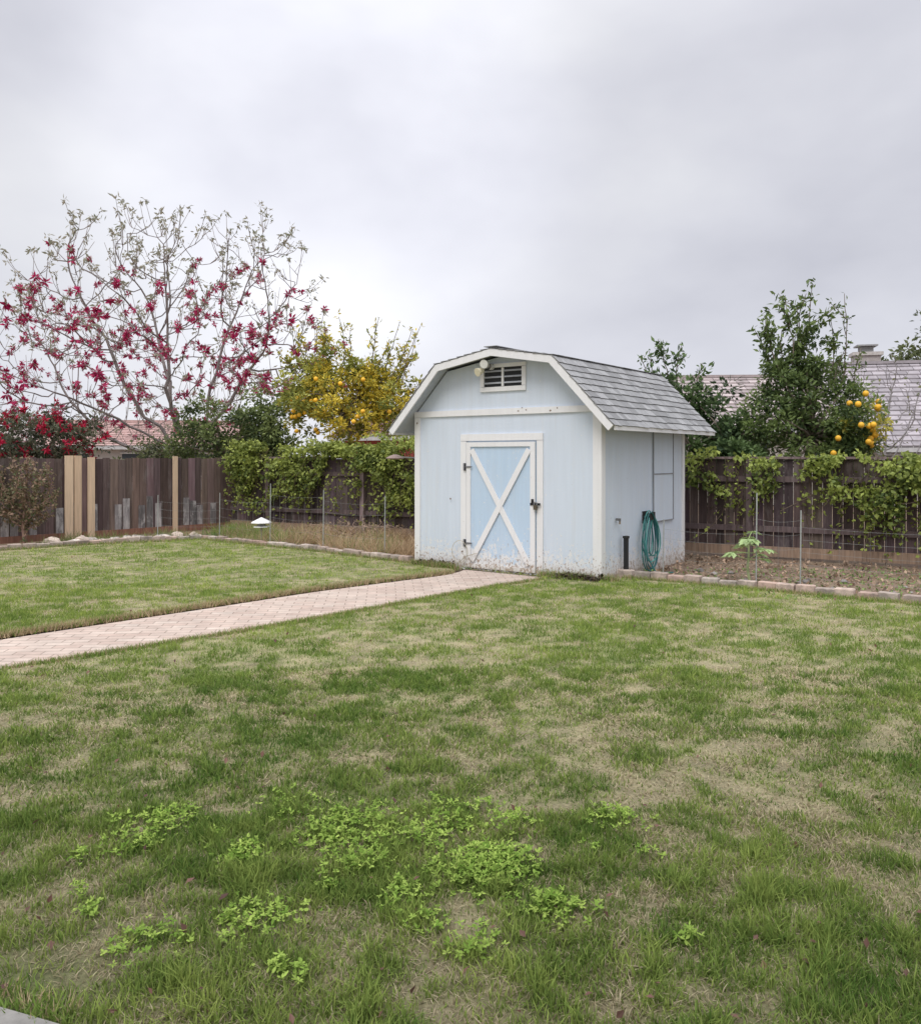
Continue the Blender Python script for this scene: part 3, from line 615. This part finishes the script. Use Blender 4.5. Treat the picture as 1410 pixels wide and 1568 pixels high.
def bush(name, base, blobs, nclump, lpc, lsize, c_dark, c_lit, clump_r=.22, shoots=(), fruit=None, flower=None, trunk_r=.05, aspect=.5, yellow=None, bark=(.20, .165, .13)):
    e = empty(name); W_ = np.array([b[2] for b in blobs], float); W_ /= W_.sum(); k = rng.choice(len(blobs), nclump, p=W_)
    ce = np.array([b[0] for b in blobs])[k]; ra = np.array([b[1] for b in blobs])[k]
    cl = ce + sph(nclump) * ra * (rng.random((nclump, 1)) ** .40) * (1 + .14 * rng.normal(size=(nclump, 1)))
    cl[:, 2] = np.maximum(cl[:, 2], .15)
    mb = MB()
    n = nclump * lpc; ci = np.repeat(np.arange(nclump), lpc); rr = clump_r * rng.uniform(.55, 1.4, nclump)
    dd = sph(n); dd[:, 2] *= .75
    p = cl[ci] + dd * (rr[ci] * rng.random(n) ** .5)[:, None]
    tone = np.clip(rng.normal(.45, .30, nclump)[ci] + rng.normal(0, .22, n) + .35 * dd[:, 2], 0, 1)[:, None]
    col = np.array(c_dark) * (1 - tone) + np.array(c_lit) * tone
    if yellow is not None:
        yc, yr, ycol = yellow; q_ = np.exp(-(((cl - np.array(yc)) / np.array(yr)) ** 2).sum(1)); yes = (rng.random(nclump) < q_ * 1.2)[ci] & (rng.random(n) < .8)
        col = np.where(yes[:, None], np.array(ycol) * (.6 + .6 * tone), col)
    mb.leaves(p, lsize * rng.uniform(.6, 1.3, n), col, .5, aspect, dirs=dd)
    bk = MB()
    for s0, s1, nl2, ls2 in shoots:
        pts = limb_pts(s0, s1, 9, .06); bk.tube(pts, np.linspace(.014, .005, 9), 5, bark)
        for _ in range(3):
            i = rng.integers(2, 7); q2 = pts[i] + np.array([rng.normal(0, .2), rng.normal(0, .2), rng.uniform(.2, .45)]) * np.linalg.norm(np.array(s1) - np.array(s0)) * .5
            sp = limb_pts(pts[i], q2, 5, .05); bk.tube(sp, np.linspace(.008, .004, 5), 4, bark); pts = np.r_[pts, sp]
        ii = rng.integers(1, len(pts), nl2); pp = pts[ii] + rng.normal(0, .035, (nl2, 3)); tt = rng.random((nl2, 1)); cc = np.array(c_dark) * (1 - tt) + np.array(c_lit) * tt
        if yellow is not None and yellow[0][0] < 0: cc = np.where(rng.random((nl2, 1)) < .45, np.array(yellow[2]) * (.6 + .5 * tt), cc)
        mb.leaves(pp, ls2 * rng.uniform(.6, 1.3, nl2), cc, .2, .4)
    if flower is not None:
        nf, fc, fz = flower; idx = rng.integers(0, n, nf); fp = p[idx]
        ctr = ce.mean(0); out = fp - ctr; out /= np.linalg.norm(out, axis=1, keepdims=True); out[:, 1] -= .5; fp = fp + out * .16
        m_ = 14; q2 = np.repeat(fp, m_, 0); d2 = sph(nf * m_); mb.leaves(q2, fz * rng.uniform(.6, 1.1, nf * m_), np.array(fc) * rng.uniform(.5, 1.6, (nf * m_, 1)), 0, .35, dirs=d2, dirmix=.95)
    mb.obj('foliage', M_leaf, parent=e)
    base = np.array(base, float); top = np.array([base[0], base[1], max(.4, ce[:, 2].mean() - ra[:, 2].mean() * .5)]) + rng.normal(0, .05, 3)
    bk.tube(limb_pts(base, top, 6, .04), np.linspace(trunk_r * 1.3, trunk_r, 6), 8, bark)
    for i in rng.choice(nclump, min(nclump, 34), replace=False):
        bk.tube(limb_pts(top, cl[i], 8, .1), np.linspace(trunk_r * .55, .006, 8), 5, bark)
    bk.obj('trunk_and_limbs', M_bark, parent=e)
    if fruit:
        fm = MB()
        for (fc_, fr_, nf2, r_) in fruit:
            for _ in range(nf2):
                s_ = sph(1)[0]; s_[1] = -abs(s_[1]); q2 = np.array(fc_) + s_ * np.array(fr_) * rng.uniform(.6, 1.0)
                ring = 7; vs = []
                for i in range(ring + 1):
                    ph = math.pi * i / ring
                    for j in range(10): th = 2 * math.pi * j / 10; vs.append(q2 + r_ * np.array([math.sin(ph) * math.cos(th), math.sin(ph) * math.sin(th), math.cos(ph)]))
                qs = [[i * 10 + j, (i + 1) * 10 + j, (i + 1) * 10 + (j + 1) % 10, i * 10 + (j + 1) % 10] for i in range(ring) for j in range(10)]
                fm.add(vs, qs, c=np.array([.90, .50, .04]) * rng.uniform(.85, 1.1))
        fm.obj('fruit', M_fruit, smooth=True, parent=e)
    return e

DG = (.055, .09, .033); MG = (.23, .31, .10)
YL = (.74, .60, .09)
bush('orange_tree', (-2.5, 18.2, 0), [((-2.55, 18.2, 2.6), (1.3, 1.0, 1.0), 6), ((-3.4, 18.2, 2.9), (.5, .6, .75), 2), ((-1.6, 18.3, 2.8), (.6, .6, .8), 1.8), ((-3.0, 18.3, 3.5), (.4, .4, .6), .8), ((-2.0, 18.3, 3.3), (.6, .4, .5), 1.2)], 220, 78, .095, (.19, .22, .05), (.52, .52, .13),
     .21, shoots=[((-2.2, 18.2, 3.2), (-2.35, 18.2, 4.3), 60, .11), ((-1.9, 18.2, 3.2), (-1.75, 18.2, 4.5), 80, .11), ((-1.5, 18.2, 3.2), (-1.05, 18.2, 4.2), 90, .11), ((-3.0, 18.2, 3.3), (-2.9, 18.1, 4.4), 110, .11), ((-3.2, 18.2, 3.3), (-3.5, 18.1, 4.2), 90, .11),
                  ((-1.7, 18.2, 3.1), (-1.3, 18.2, 4.4), 80, .11), ((-2.6, 18.2, 3.3), (-2.6, 18.1, 4.5), 90, .11), ((-1.5, 18.2, 2.9), (-.95, 18.2, 3.7), 80, .11), ((-3.4, 18.2, 3.2), (-3.9, 18.1, 3.7), 70, .11), ((-1.5, 18.2, 3.0), (-.95, 18.2, 4.1), 90, .11), ((-1.4, 18.2, 2.6), (-.8, 18.2, 3.2), 70, .11), ((-2.0, 18.2, 3.2), (-1.5, 18.2, 4.0), 80, .11), ((-1.3, 18.2, 2.9), (-.85, 18.1, 4.3), 60, .10)],
     fruit=[((-2.5, 18.0, 2.5), (1.2, 1.1, .8), 17, .048), ((-3.4, 18., 2.3), (.4, .5, .6), 6, .048)], yellow=((-2.2, 17.8, 2.75), (1.1, 1.6, .85), YL))
bush('green_shrub', (-5.6, 19.6, 0), [((-5.7, 19.6, 1.9), (1.15, .9, .95), 3), ((-4.7, 19.3, 1.75), (.7, .7, .8), 2), ((-4.3, 18.9, 2.4), (.5, .5, .6), 1), ((-4.25, 18.8, 1.7), (.6, .5, .5), 1.2)], 155, 85, .10, (.075, .11, .045), (.31, .38, .14), .25,
     shoots=[((-5.9, 19.6, 2.5), (-6.1, 19.6, 3.2), 50, .1), ((-5.2, 19.5, 2.4), (-5.0, 19.5, 3.1), 50, .1), ((-4.5, 19, 2.6), (-4.4, 19, 3.5), 50, .1)])
bush('flowering_shrub', (-9.1, 18.5, 0), [((-9.1, 18.5, 1.75), (1.25, .9, .95), 3), ((-10.2, 18.3, 1.6), (.8, .8, .8), 1)], 100, 75, .10, (.06, .075, .05), (.22, .23, .14), .26, flower=(165, (.44, .015, .055), .13))
bush('green_shrub', (-7.0, 20.3, 0), [((-7.4, 20.3, 1.4), (.9, .7, .6), 1)], 34, 70, .10, (.06, .08, .045), (.24, .27, .13), .26)
bush('lemon_tree', (5.8, 14.1, 0), [((5.6, 14.1, 2.1), (.95, .75, .8), 5), ((6.35, 14.0, 2.0), (.55, .6, .8), 3), ((5.3, 14., 2.85), (.3, .3, .4), 1.2), ((5.75, 14., 3.0), (.25, .3, .5), .8), ((6.5, 13.8, 1.7), (.5, .5, .4), 1.4)], 170, 88, .085, DG, MG, .19,
     shoots=[((5.4, 14.1, 2.6), (5.05, 14., 3.9), 170, .12), ((5.5, 14.1, 2.7), (5.35, 14., 4.1), 180, .12), ((5.6, 14.1, 2.7), (5.8, 14., 4.35), 250, .12), ((5.6, 14.1, 2.7), (5.7, 14., 4.2), 180, .12), ((5.5, 14.1, 2.7), (5.55, 14., 4.0), 150, .12), ((6.1, 14.1, 2.6), (6.1, 14., 3.8), 100, .12), ((6.3, 14.1, 2.6), (6.33, 14., 4.2), 80, .08),
             ((5.3, 14.1, 2.5), (4.85, 14., 3.6), 110, .11), ((5.5, 14.1, 2.5), (5.3, 14., 3.6), 140, .12), ((6.5, 14., 2.6), (6.6, 14., 3.3), 60, .09), ((6.2, 14., 2.6), (6.4, 14., 3.4), 90, .1)],
     fruit=[((6.45, 13.6, 2.1), (.28, .5, .55), 12, .05), ((6.0, 13.5, 1.9), (.6, .4, .5), 5, .048)], yellow=((6.85, 13.7, 2.1), (.35, .7, .45), (.52, .48, .10)))
bush('green_shrub', (4.3, 14.4, 0), [((4.35, 14.4, 1.9), (.85, .7, .95), 4), ((3.5, 14.6, 2.5), (.5, .5, .5), 1.0), ((4.5, 13.9, 1.2), (.5, .35, .6), 2)], 125, 90, .10, (.045, .08, .035), (.18, .27, .10), .22,
     shoots=[((3.6, 14.5, 2.6), (3.35, 14.4, 3.5), 100, .11), ((3.7, 14.5, 2.6), (3.75, 14.4, 3.4), 80, .11), ((3.9, 14.5, 2.5), (4.1, 14.4, 3.1), 80, .11), ((3.4, 14.5, 2.6), (3.05, 14.4, 3.2), 70, .11), ((3.2, 14.5, 2.5), (3.2, 14.4, 3.3), 60, .11)])
bush('distant_tree', (17.2, 30, 0), [((17.2, 30, 4.6), (1.5, 1.5, 1.9), 2), ((15.6, 30.5, 4.3), (.9, .9, .7), .6), ((18.5, 30, 3.5), (2, 1.5, 1.5), 1)], 120, 60, .2, (.07, .095, .045), (.21, .24, .10), .4, trunk_r=.15)

def ivy(name, regions, seed, c0, c1):
    mb = MB()
    for x0, x1, ztop, zbot, n in regions:
        x = rng.uniform(x0, x1, n); hang = zbot(x); z = hang + (ztop - hang) * rng.random(n) ** .75
        z += .18 * (vn(x, x * 0, .3, seed) - .5) + .10 * (vn(x, z, .3, seed) - .3)
        keep = (vn(x, z, .22, seed + 1) > .38) ; x, z = x[keep], z[keep]; m_ = len(x)
        y = 18.2 - .5625 * (x + 4.9); dep = np.abs(rng.normal(.10, .09, m_)) * (1 + 1.2 * vn(x, z, .4, seed + 2)) - .05 * (z > 1.5); p = np.c_[x - .49 * dep, y - .87 * dep, z]
        t = np.clip(vn(x, z, .25, seed + 3) * .7 + rng.normal(.1, .24, m_) + .25 * (z > ztop - .25), 0, 1)[:, None]
        col = np.array(c0) * (1 - t) + np.array(c1) * t
        mb.leaves(p, rng.uniform(.04, .10, m_), col, .2, .75, dirs=np.tile([-.3, -.5, -.5], (m_, 1)), dirmix=.45)
        for _ in range(int((x1 - x0) * 8)):
            xx = rng.uniform(x0, x1); yy = 18.2 - .5625 * (xx + 4.9) - .08; lp = limb_pts((xx, yy, ztop - .05), (xx + rng.normal(0, .35), yy - .05, rng.uniform(.1, .9)), 9, .08); mb.tube(lp, .005, 4, (.16, .12, .08))
            ii = rng.integers(1, 9, 30); mb.leaves(lp[ii] + rng.normal(0, .05, (30, 3)), rng.uniform(.04, .09, 30), np.array(c1) * rng.uniform(.4, 1.1, (30, 1)), .2, .75)
    return mb.obj(name, M_leaf)
ivy('ivy', [(-4.75, .2, 1.74, lambda x: .78 + .38 * np.sin(x * 2.1) + .25 * np.sin(x * 5 + 1), 11500), (-4.75, -4.0, 1.85, lambda x: .7 + 0 * x, 1800), (-1.9, -.2, 1.9, lambda x: .5 + .2 * np.sin(x * 6), 3600)], 20, (.09, .13, .035), (.44, .50, .12))
ivy('ivy', [(5.0, 9.5, 1.56, lambda x: 1.10 + .22 * np.sin(x * 2.6 + .4) + .15 * np.sin(x * 7), 5500), (5.4, 7.2, 1.25, lambda x: .72 + .2 * np.sin(x * 6), 1500), (5.95, 9, 1.3, lambda x: .3 + .25 * np.sin(x * 5), 2300), (3.6, 4.8, 1.55, lambda x: .9 + .2 * np.sin(x * 4), 1300)], 30, (.08, .12, .032), (.40, .47, .11))

def colonize(attr, start, step, infl, kill, iters=140, tropism=(0, 0, .08), par0=None):
    P = [np.array(s, float) for s in start]; par = par0 if par0 is not None else [-1] + list(range(len(start) - 1)); attr = attr.copy()
    pos = np.array(P); best = np.full(len(attr), 1e9); bi = np.zeros(len(attr), int); done = 0; tr = np.array(tropism)
    for it in range(iters):
        new = pos[done:]
        if len(new) == 0 or len(attr) == 0: break
        dd = np.linalg.norm(attr[:, None] - new[None], axis=2); j = dd.argmin(1); m_ = dd[np.arange(len(attr)), j]; up = m_ < best; best[up] = m_[up]; bi[up] = j[up] + done; done = len(pos)
        keep = best > kill; attr, best, bi = attr[keep], best[keep], bi[keep]
        act = best < infl
        if not act.any(): break
        dv = attr[act] - pos[bi[act]]; dv /= np.linalg.norm(dv, axis=1, keepdims=True)
        acc = np.zeros((len(pos), 3)); np.add.at(acc, bi[act], dv); who = np.unique(bi[act]); v = acc[who]; v /= np.linalg.norm(v, axis=1, keepdims=True) + 1e-9
        v = v + tr + rng.normal(0, .09, v.shape); v /= np.linalg.norm(v, axis=1, keepdims=True); npos = pos[who] + v * step
        ok = np.array([np.min(np.linalg.norm(pos - q_, axis=1)) > step * .35 for q_ in npos])
        if not ok.any(): break
        pos = np.r_[pos, npos[ok]]; par += list(who[ok])
    return pos, np.array(par)
def radii(pos, par, tip, ex=2.3):
    n = len(pos); a = np.zeros(n); kids = np.zeros(n, int)
    for i in range(n - 1, 0, -1):
        if kids[i] == 0: a[i] = tip ** ex
        if par[i] >= 0: a[par[i]] += a[i]; kids[par[i]] += 1
    a[0] = max(a[0], tip ** ex); return a ** (1 / ex), kids

def flowering_tree():
    e = empty('flowering_tree'); cxx, cyy = -7.3, 21.
    A = []
    while len(A) < 940:
        s_ = rng.uniform(-1, 1, 3); s_[2] = abs(s_[2])
        r = (abs(s_[0]) ** 2.6 + abs(s_[1]) ** 2.2 + abs(s_[2]) ** 2.6) ** (1 / 2.5)
        if r > 1 or rng.random() > r ** 1.5 + .12: continue
        k = 1 + .05 * math.sin(7 * math.atan2(s_[2], s_[0]) + 1)
        p = np.array([cxx + s_[0] * 4.55 * k, cyy + s_[1] * 3.2, 1.9 + s_[2] * 5.35 * k])
        if p[2] < 2.7 and p[0] > -6: continue
        A.append(p)
    A = np.array(A)
    start = [(-6.7, 21, -.1), (-6.72, 21, .5), (-6.7, 21, 1.0), (-6.72, 21, 1.4)]; par0 = [-1, 0, 1, 2]
    for tx, ty, tz in ((-8.6, 20.6, 4.4), (-9.9, 21.6, 2.9), (-7.9, 22, 4.9), (-7.0, 20.3, 4.6), (-5.9, 21.2, 4.4), (-4.9, 20.6, 3.9), (-8.8, 20.2, 2.7)):
        p0 = np.array(start[3]); L = limb_pts(p0, (tx, ty, tz), max(6, int(np.linalg.norm(np.array([tx, ty, tz]) - p0) / .28)), .05); last = 3
        for q_ in L[1:]: start.append(tuple(q_)); par0.append(last); last = len(start) - 1
    pos, par = colonize(A, start, .22, 2.6, .38, 160, (0, 0, .26), par0)
    R, kids = radii(pos, par, .0085, 2.3)
    mb = MB(); i = np.arange(1, len(pos)); mb.frusta(pos[par[i]], pos[i], R[i] * 1.04, R[i], 6, (.22, .19, .18))
    tips = np.where(kids == 0)[0]; cand = np.r_[tips, tips, rng.choice(i, 380)]
    p0 = pos[cand]; dr = p0 - pos[np.maximum(par[cand], 0)]; dr /= np.linalg.norm(dr, axis=1, keepdims=True) + 1e-9
    dr = dr + np.array([0, 0, .7]) + rng.normal(0, .35, dr.shape); dr /= np.linalg.norm(dr, axis=1, keepdims=True)
    L = rng.uniform(.25, .8, len(cand))[:, None]; m_ = p0 + dr * L * .5; end = m_ + (dr + np.array([0, 0, .55])) / 1.35 * L * .55
    mb.frusta(p0, m_, .008, .006, 4, (.24, .20, .18)); mb.frusta(m_, end, .006, .0045, 4, (.25, .21, .18))
    mb.obj('trunk_and_branches', M_bark, parent=e)
    lf = MB(); hh = np.clip((end[:, 2] - 2.) / 5.7, 0, 1)
    sel = rng.random(len(end)) < .22 + .75 * hh; c_ = end[sel]; m2 = 10; q_ = np.repeat(c_, m2, 0) + rng.normal(0, .035, (len(c_) * m2, 3))
    k = rng.random((len(q_), 1)); d2 = sph(len(q_)); lf.leaves(q_, rng.uniform(.08, .16, len(q_)), np.array([.26, .28, .19]) * (1 - k) + np.array([.46, .42, .33]) * k, .2, .34, dirs=d2, dirmix=.9)
    sel = rng.random(len(m_)) < .4; c_ = m_[sel]; q_ = np.repeat(c_, 3, 0) + rng.normal(0, .05, (len(c_) * 3, 3)); k = rng.random((len(q_), 1)); lf.leaves(q_, rng.uniform(.06, .12, len(q_)), np.array([.26, .28, .19]) * (1 - k) + np.array([.46, .42, .33]) * k, .2, .36)
    lf.obj('leaves', M_leaf, parent=e)
    fl = MB(); allp = np.r_[end, pos[rng.choice(i, 600)]]; hz = allp[:, 2]; pr = np.clip(1.14 - np.abs(hz - 3.8) / 2.6, 0, 1) * .50
    sel = rng.random(len(allp)) < pr; c_ = allp[sel]; m3 = 24; sc = np.repeat(rng.uniform(.6, 1.3, len(c_)), m3)
    q_ = np.repeat(c_, m3, 0); d2 = sph(len(q_)); hue = np.repeat(rng.random((len(c_), 1)), m3, 0)
    col = (np.array([.40, .018, .09]) * (1 - hue) + np.array([.54, .085, .19]) * hue) * rng.uniform(.6, 1.4, (len(q_), 1))
    fl.leaves(q_ + d2 * .01, .130 * sc * rng.uniform(.6, 1.1, len(q_)), col, 0, .34, dirs=d2, dirmix=.95)
    fl.obj('flowers', M_petal, parent=e)
    print('flower clusters', len(c_), 'nodes', len(pos), 'tips', len(tips), 'trunk', R[1])
flowering_tree()

def twig_bush(name, base, ctr, rad, n, step, col, leafn, leafs, lc0, lc1, tipr=.004, flat=0):
    e = empty(name); A = np.array(ctr) + sph(n) * np.array(rad) * rng.random((n, 1)) ** .45
    st = [np.array(base, float), np.array(base, float) + [0, 0, step], np.array(base) + [0, 0, step * 2]]
    pos, par = colonize(A, st, step, 3, step * 1.4, 90, (0, 0, .15)); R, kids = radii(pos, par, tipr, 2.4)
    mb = MB(); i = np.arange(1, len(pos)); mb.frusta(pos[par[i]], pos[i], R[i] * 1.03, R[i], 5, col); mb.obj('twigs', M_bark, parent=e)
    if leafn:
        lf = MB(); j = rng.choice(i, leafn); p = pos[j] + rng.normal(0, .03, (leafn, 3)); k = rng.random((leafn, 1)); lf.leaves(p, leafs * rng.uniform(.6, 1.3, leafn), np.array(lc0) * (1 - k) + np.array(lc1) * k, .3, .6); lf.obj('leaves', M_leaf, parent=e)
twig_bush('rose_bush', (-7.45, 14.5, 0), (-7.5, 14.6, .88), (.68, .4, .66), 420, .065, (.28, .18, .14), 2800, .062, (.10, .14, .055), (.38, .25, .18), .0055)
twig_bush('bare_shrub', (7.6, 15.6, 0), (7.9, 15.6, 2.2), (1.0, .6, 1.3), 420, .11, (.27, .25, .25), 150, .07, (.1, .13, .05), (.3, .3, .12), .005)
mb = MB()
def tuftbed(n, xr, yfun, h, c0, c1, sp):
    x = rng.uniform(*xr, n); y = yfun(x, rng.random(n)); k = rng.random((n, 1)); col = np.array(c0) * (1 - k) + np.array(c1) * k; dens = vn(x, y, .5, 40) > .35; x, y, col = x[dens], y[dens], col[dens]; m_ = len(x)
    L = h * rng.uniform(.3, 1.3, m_) * (.5 + vn(x, y, .4, 41)); b = np.c_[x, y, np.full(m_, -.04)]; tip = b + np.c_[rng.normal(0, sp, (m_, 2)) * L[:, None], L]; a = rng.uniform(0, 6.3, m_); sd = np.c_[np.cos(a), np.sin(a), a * 0] * .007
    mb.add(np.stack([b - sd, b + sd, tip], 1).reshape(-1, 3), None, np.arange(3 * m_).reshape(-1, 3), np.repeat(col, 3, 0))
back = lambda x: 18.0 - .5625 * (x + 4.9)
front = lambda x: np.interp(x, [-7.4, -6.26, -4.7, -2.48, -.72], [13.8, 14.85, 15.7, 13.9, 12.3])
tuftbed(16000, (-4.4, -.3), lambda x, r: front(x) + (back(x) - front(x)) * r ** 1.3, .20, (.40, .27, .17), (.66, .52, .33), .6)
tuftbed(5000, (-4.6, -3.0), lambda x, r: front(x) + 1.6 * r, .22, (.16, .26, .06), (.36, .46, .14), .4)
tuftbed(3500, (-4.9, -1.), lambda x, r: front(x) + 2.5 * r, .2, (.14, .22, .06), (.32, .40, .14), .4)
tuftbed(3000, (-7.3, -4.6), lambda x, r: front(x) + 1.2 * r, .16, (.16, .22, .07), (.38, .38, .18), .4)
mb.obj('dry_weeds', M_grass)
mb = MB(); n = 3500; x = rng.uniform(2.0, 8, n); fy = np.interp(x, [2.0, 4.7, 9], [10.8, 8.85, 5.6]); y = fy + (back(x) - .1 - fy) * rng.random(n)
inshed = (x < 3.3) & (y > 10.4 + (x - 1.75) * 1.3)
p = np.c_[x, y, rng.uniform(-.03, .0, n)][~inshed]; mb.leaves(p, rng.uniform(.03, .08, len(p)), np.array([.38, .27, .19]) * rng.uniform(.3, 1.7, (len(p), 1)), 1.5, .6)
n = 1100; k_ = rng.random(n); mb.leaves(np.c_[rng.uniform(2.2, 6, n), rng.uniform(8.9, 11.5, n), np.full(n, -.01)], np.full(n, .05), np.array([.18, .27, .08]) * (.6 + k_[:, None]), .5, .5)
mb.obj('mulch_litter', M_leaf)
twig_bush('dead_shrub', (-1.9, 14.6, 0), (-1.9, 14.6, .25), (1.0, .45, .25), 260, .08, (.36, .26, .19), 200, .05, (.2, .15, .1), (.4, .3, .2), .004)

def rock(mb, c, s, col):
    nr, ns_ = 6, 9; vs = []; ph0 = rng.uniform(0, 6)
    for i in range(nr + 1):
        ph = math.pi * i / nr
        for j in range(ns_):
            th = 2 * math.pi * j / ns_; k = 1 + .18 * math.sin(2 * th + ph0 + ph * 2) + rng.normal(0, .04)
            vs.append(np.array(c) + np.array([math.sin(ph) * math.cos(th) * s[0], math.sin(ph) * math.sin(th) * s[1], math.cos(ph) * s[2]]) * k)
    mb.add(vs, [[i * ns_ + j, (i + 1) * ns_ + j, (i + 1) * ns_ + (j + 1) % ns_, i * ns_ + (j + 1) % ns_] for i in range(nr) for j in range(ns_)], c=col)
mb = MB()
for i in range(44):
    f = rng.random() * 2.6; x = -7.2 + f * .78; y = 14.05 + f * .66 + rng.uniform(.08, .38); s_ = rng.uniform(.03, .12); k = rng.uniform(.35, .7); rock(mb, (x, y, .02), (s_, s_ * .8, s_ * .55), (k, k * .90, k * .80))
for x, y, s_ in ((-6.95, 14.45, .13), (-6.6, 14.8, .12), (-5.2, 15.6, .11), (-4.95, 15.75, .09)): rock(mb, (x, y, .06), (s_, s_ * .8, s_ * .6), (.60, .50, .42))
for i in range(26):
    x = rng.uniform(2.6, 5.6); s_ = rng.uniform(.015, .05); k = rng.uniform(.1, .4); rock(mb, (x, np.interp(x, [2.0, 4.7, 9], [10.9, 8.95, 5.7]) + rng.uniform(0, 1.4), -.01), (s_, s_, s_ * .6), (k, k * .9, k * .85))
mb.obj('rocks', M_stone, smooth=False)

mb = MB(); c0 = np.array([-3.47, 14.8, 0]); WC = (.82, .82, .80)
mb.tube([c0 + [0, 0, -.05], c0 + [0, 0, .27]], .012, 8, (.3, .3, .3))
mb.tube([c0 + [0, 0, .27], c0 + [0, 0, .28], c0 + [0, 0, .30]], [.02, .14, .13], 6, WC); mb.tube([c0 + [0, 0, .30], c0 + [0, 0, .355]], .07, 6, (.35, .36, .36))
mb.tube([c0 + [0, 0, .345], c0 + [0, 0, .355], c0 + [0, 0, .375], c0 + [0, 0, .43], c0 + [0, 0, .45]], [.16, .185, .17, .05, .01], 6, WC); mb.obj('garden_lantern', M_paintw)

e = empty('papaya_sapling'); mb = MB(); b = np.array([3.52, 10.35, 0]); st = limb_pts(b, b + [.0, 0, .52], 7, .03); mb.tube(st, np.linspace(.018, .011, 7), 7, (.34, .40, .2)); lf = MB()
for i in range(12):
    a = i * 2.4; z0 = st[3 + i % 4]; L = rng.uniform(.12, .22); el = rng.uniform(-.1, .6); q1 = z0 + np.array([math.cos(a), math.sin(a), el]) * L; mb.tube(limb_pts(z0, q1, 4, .05), .005, 5, (.3, .38, .15))
    for j in range(5):
        aa = a + (j - 2) * .55; dr = np.array([[math.cos(aa), math.sin(aa), -.45]]); g = rng.uniform(.8, 1.25)
        lf.leaves(q1[None], np.array([rng.uniform(.10, .17)]), np.array([[.40, .52, .24]]) * g, 1.2, .55, dirs=dr * 3, dirmix=.95)
mb.obj('stem', M_bark, parent=e); lf.obj('leaves', M_leaf, parent=e)

# ------------------------------------------------------------------ neighbouring houses
def house(name, c, ang, L, Wd, ez, rz, roofc, wallc, chim=None, rows=14):
    e = empty(name, (c[0], c[1], 0), ang); mb = MB(); h = Wd / 2 - .4
    mb.box((0, 0, ez / 2), (L - .8, Wd - .8, ez), col=wallc)
    mb.add([(-L / 2 + .4, -h, ez), (-L / 2 + .4, h, ez), (-L / 2 + .4, 0, rz - .15), (L / 2 - .4, -h, ez), (L / 2 - .4, h, ez), (L / 2 - .4, 0, rz - .15)], None, [[0, 1, 2], [3, 5, 4]], wallc)
    mb.obj('walls', M_fascia, parent=e)
    wn = MB()
    for x in np.arange(-L / 2 + 1.8, L / 2 - 1, 2.6): wn.box((x, -Wd / 2 + .38, ez * .55), (1.1, .06, 1.0), col=(.05, .06, .07)); wn.box((x, -Wd / 2 + .36, ez * .55 - .53), (1.25, .1, .06), col=(.6, .6, .6)); wn.box((x, -Wd / 2 + .36, ez * .55 + .53), (1.25, .1, .06), col=(.6, .6, .6))
    wn.obj('windows', M_paintw, parent=e)
    rf = MB()
    for sgn in (-1, 1):
        for r in range(rows):
            f0, f1 = r / rows, (r + 1.12) / rows; y0 = sgn * Wd / 2 * (1 - f0); y1 = sgn * Wd / 2 * max(0, 1 - f1); z0 = ez - .1 + (rz - ez + .1) * f0 + .05; z1 = ez - .1 + (rz - ez + .1) * min(1, f1)
            x = -L / 2
            while x < L / 2:
                w_ = rng.uniform(.3, .45); x1 = min(x + w_ - .015, L / 2); g = rng.uniform(.78, 1.2); cc = np.tile(np.array(roofc) * g, (6, 1)); cc[4:] *= .35
                v = [(x, y0, z0), (x1, y0, z0), (x1, y1, z1), (x, y1, z1), (x, y0, z0 - .07), (x1, y0, z0 - .07)]
                rf.add(v, [[0, 1, 2, 3] if sgn < 0 else [3, 2, 1, 0], [0, 4, 5, 1]], c=cc); x += w_
    rf.box((0, 0, rz + .03), (L, .25, .1), col=np.array(roofc) * .9)
    for sgn in (-1, 1): rf.box((0, sgn * (Wd / 2 - .02), ez - .16), (L, .04, .18), col=(.5, .5, .5))
    rf.obj('roof', M_tile, parent=e)
    if chim:
        x, y, s_, z = chim; cm = MB(); cm.box((x, y, z / 2 + .8), (s_, s_ * .8, z - 1.6), col=(.42, .38, .36)); cm.box((x, y, z + .04), (s_ + .14, s_ * .8 + .14, .12), col=(.5, .47, .44)); cm.box((x, y, z + .2), (s_ * .5, s_ * .5, .2), col=(.25, .25, .25)); cm.box((x, y, z + .34), (s_ * .8, s_ * .8, .05), col=(.3, .3, .3)); cm.obj('chimney', M_stone, parent=e)
    return e
house('tile_roof_house', (13.5, 30, 0), math.radians(-4), 12, 8, 2.5, 4.35, (.42, .36, .35), (.5, .47, .42))
house('tile_roof_house', (18.4, 28.5, 0), math.radians(-14), 12, 9.5, 1.9, 4.75, (.36, .33, .345), (.5, .47, .42), chim=(-4.3, .6, .85, 5.1), rows=18)
house('tile_roof_house', (-15.0, 42, 0), math.radians(6), 9, 8, 2.1, 3.25, (.50, .34, .31), (.45, .42, .4))
house('tile_roof_house', (-24, 40, 0), math.radians(6), 9, 8, 2.0, 2.9, (.55, .48, .46), (.6, .57, .55))
house('tile_roof_house', (-.6, 30, 0), math.radians(-35), 5.5, 6, 2.3, 3.3, (.28, .17, .16), (.40, .10, .08))
print('done')
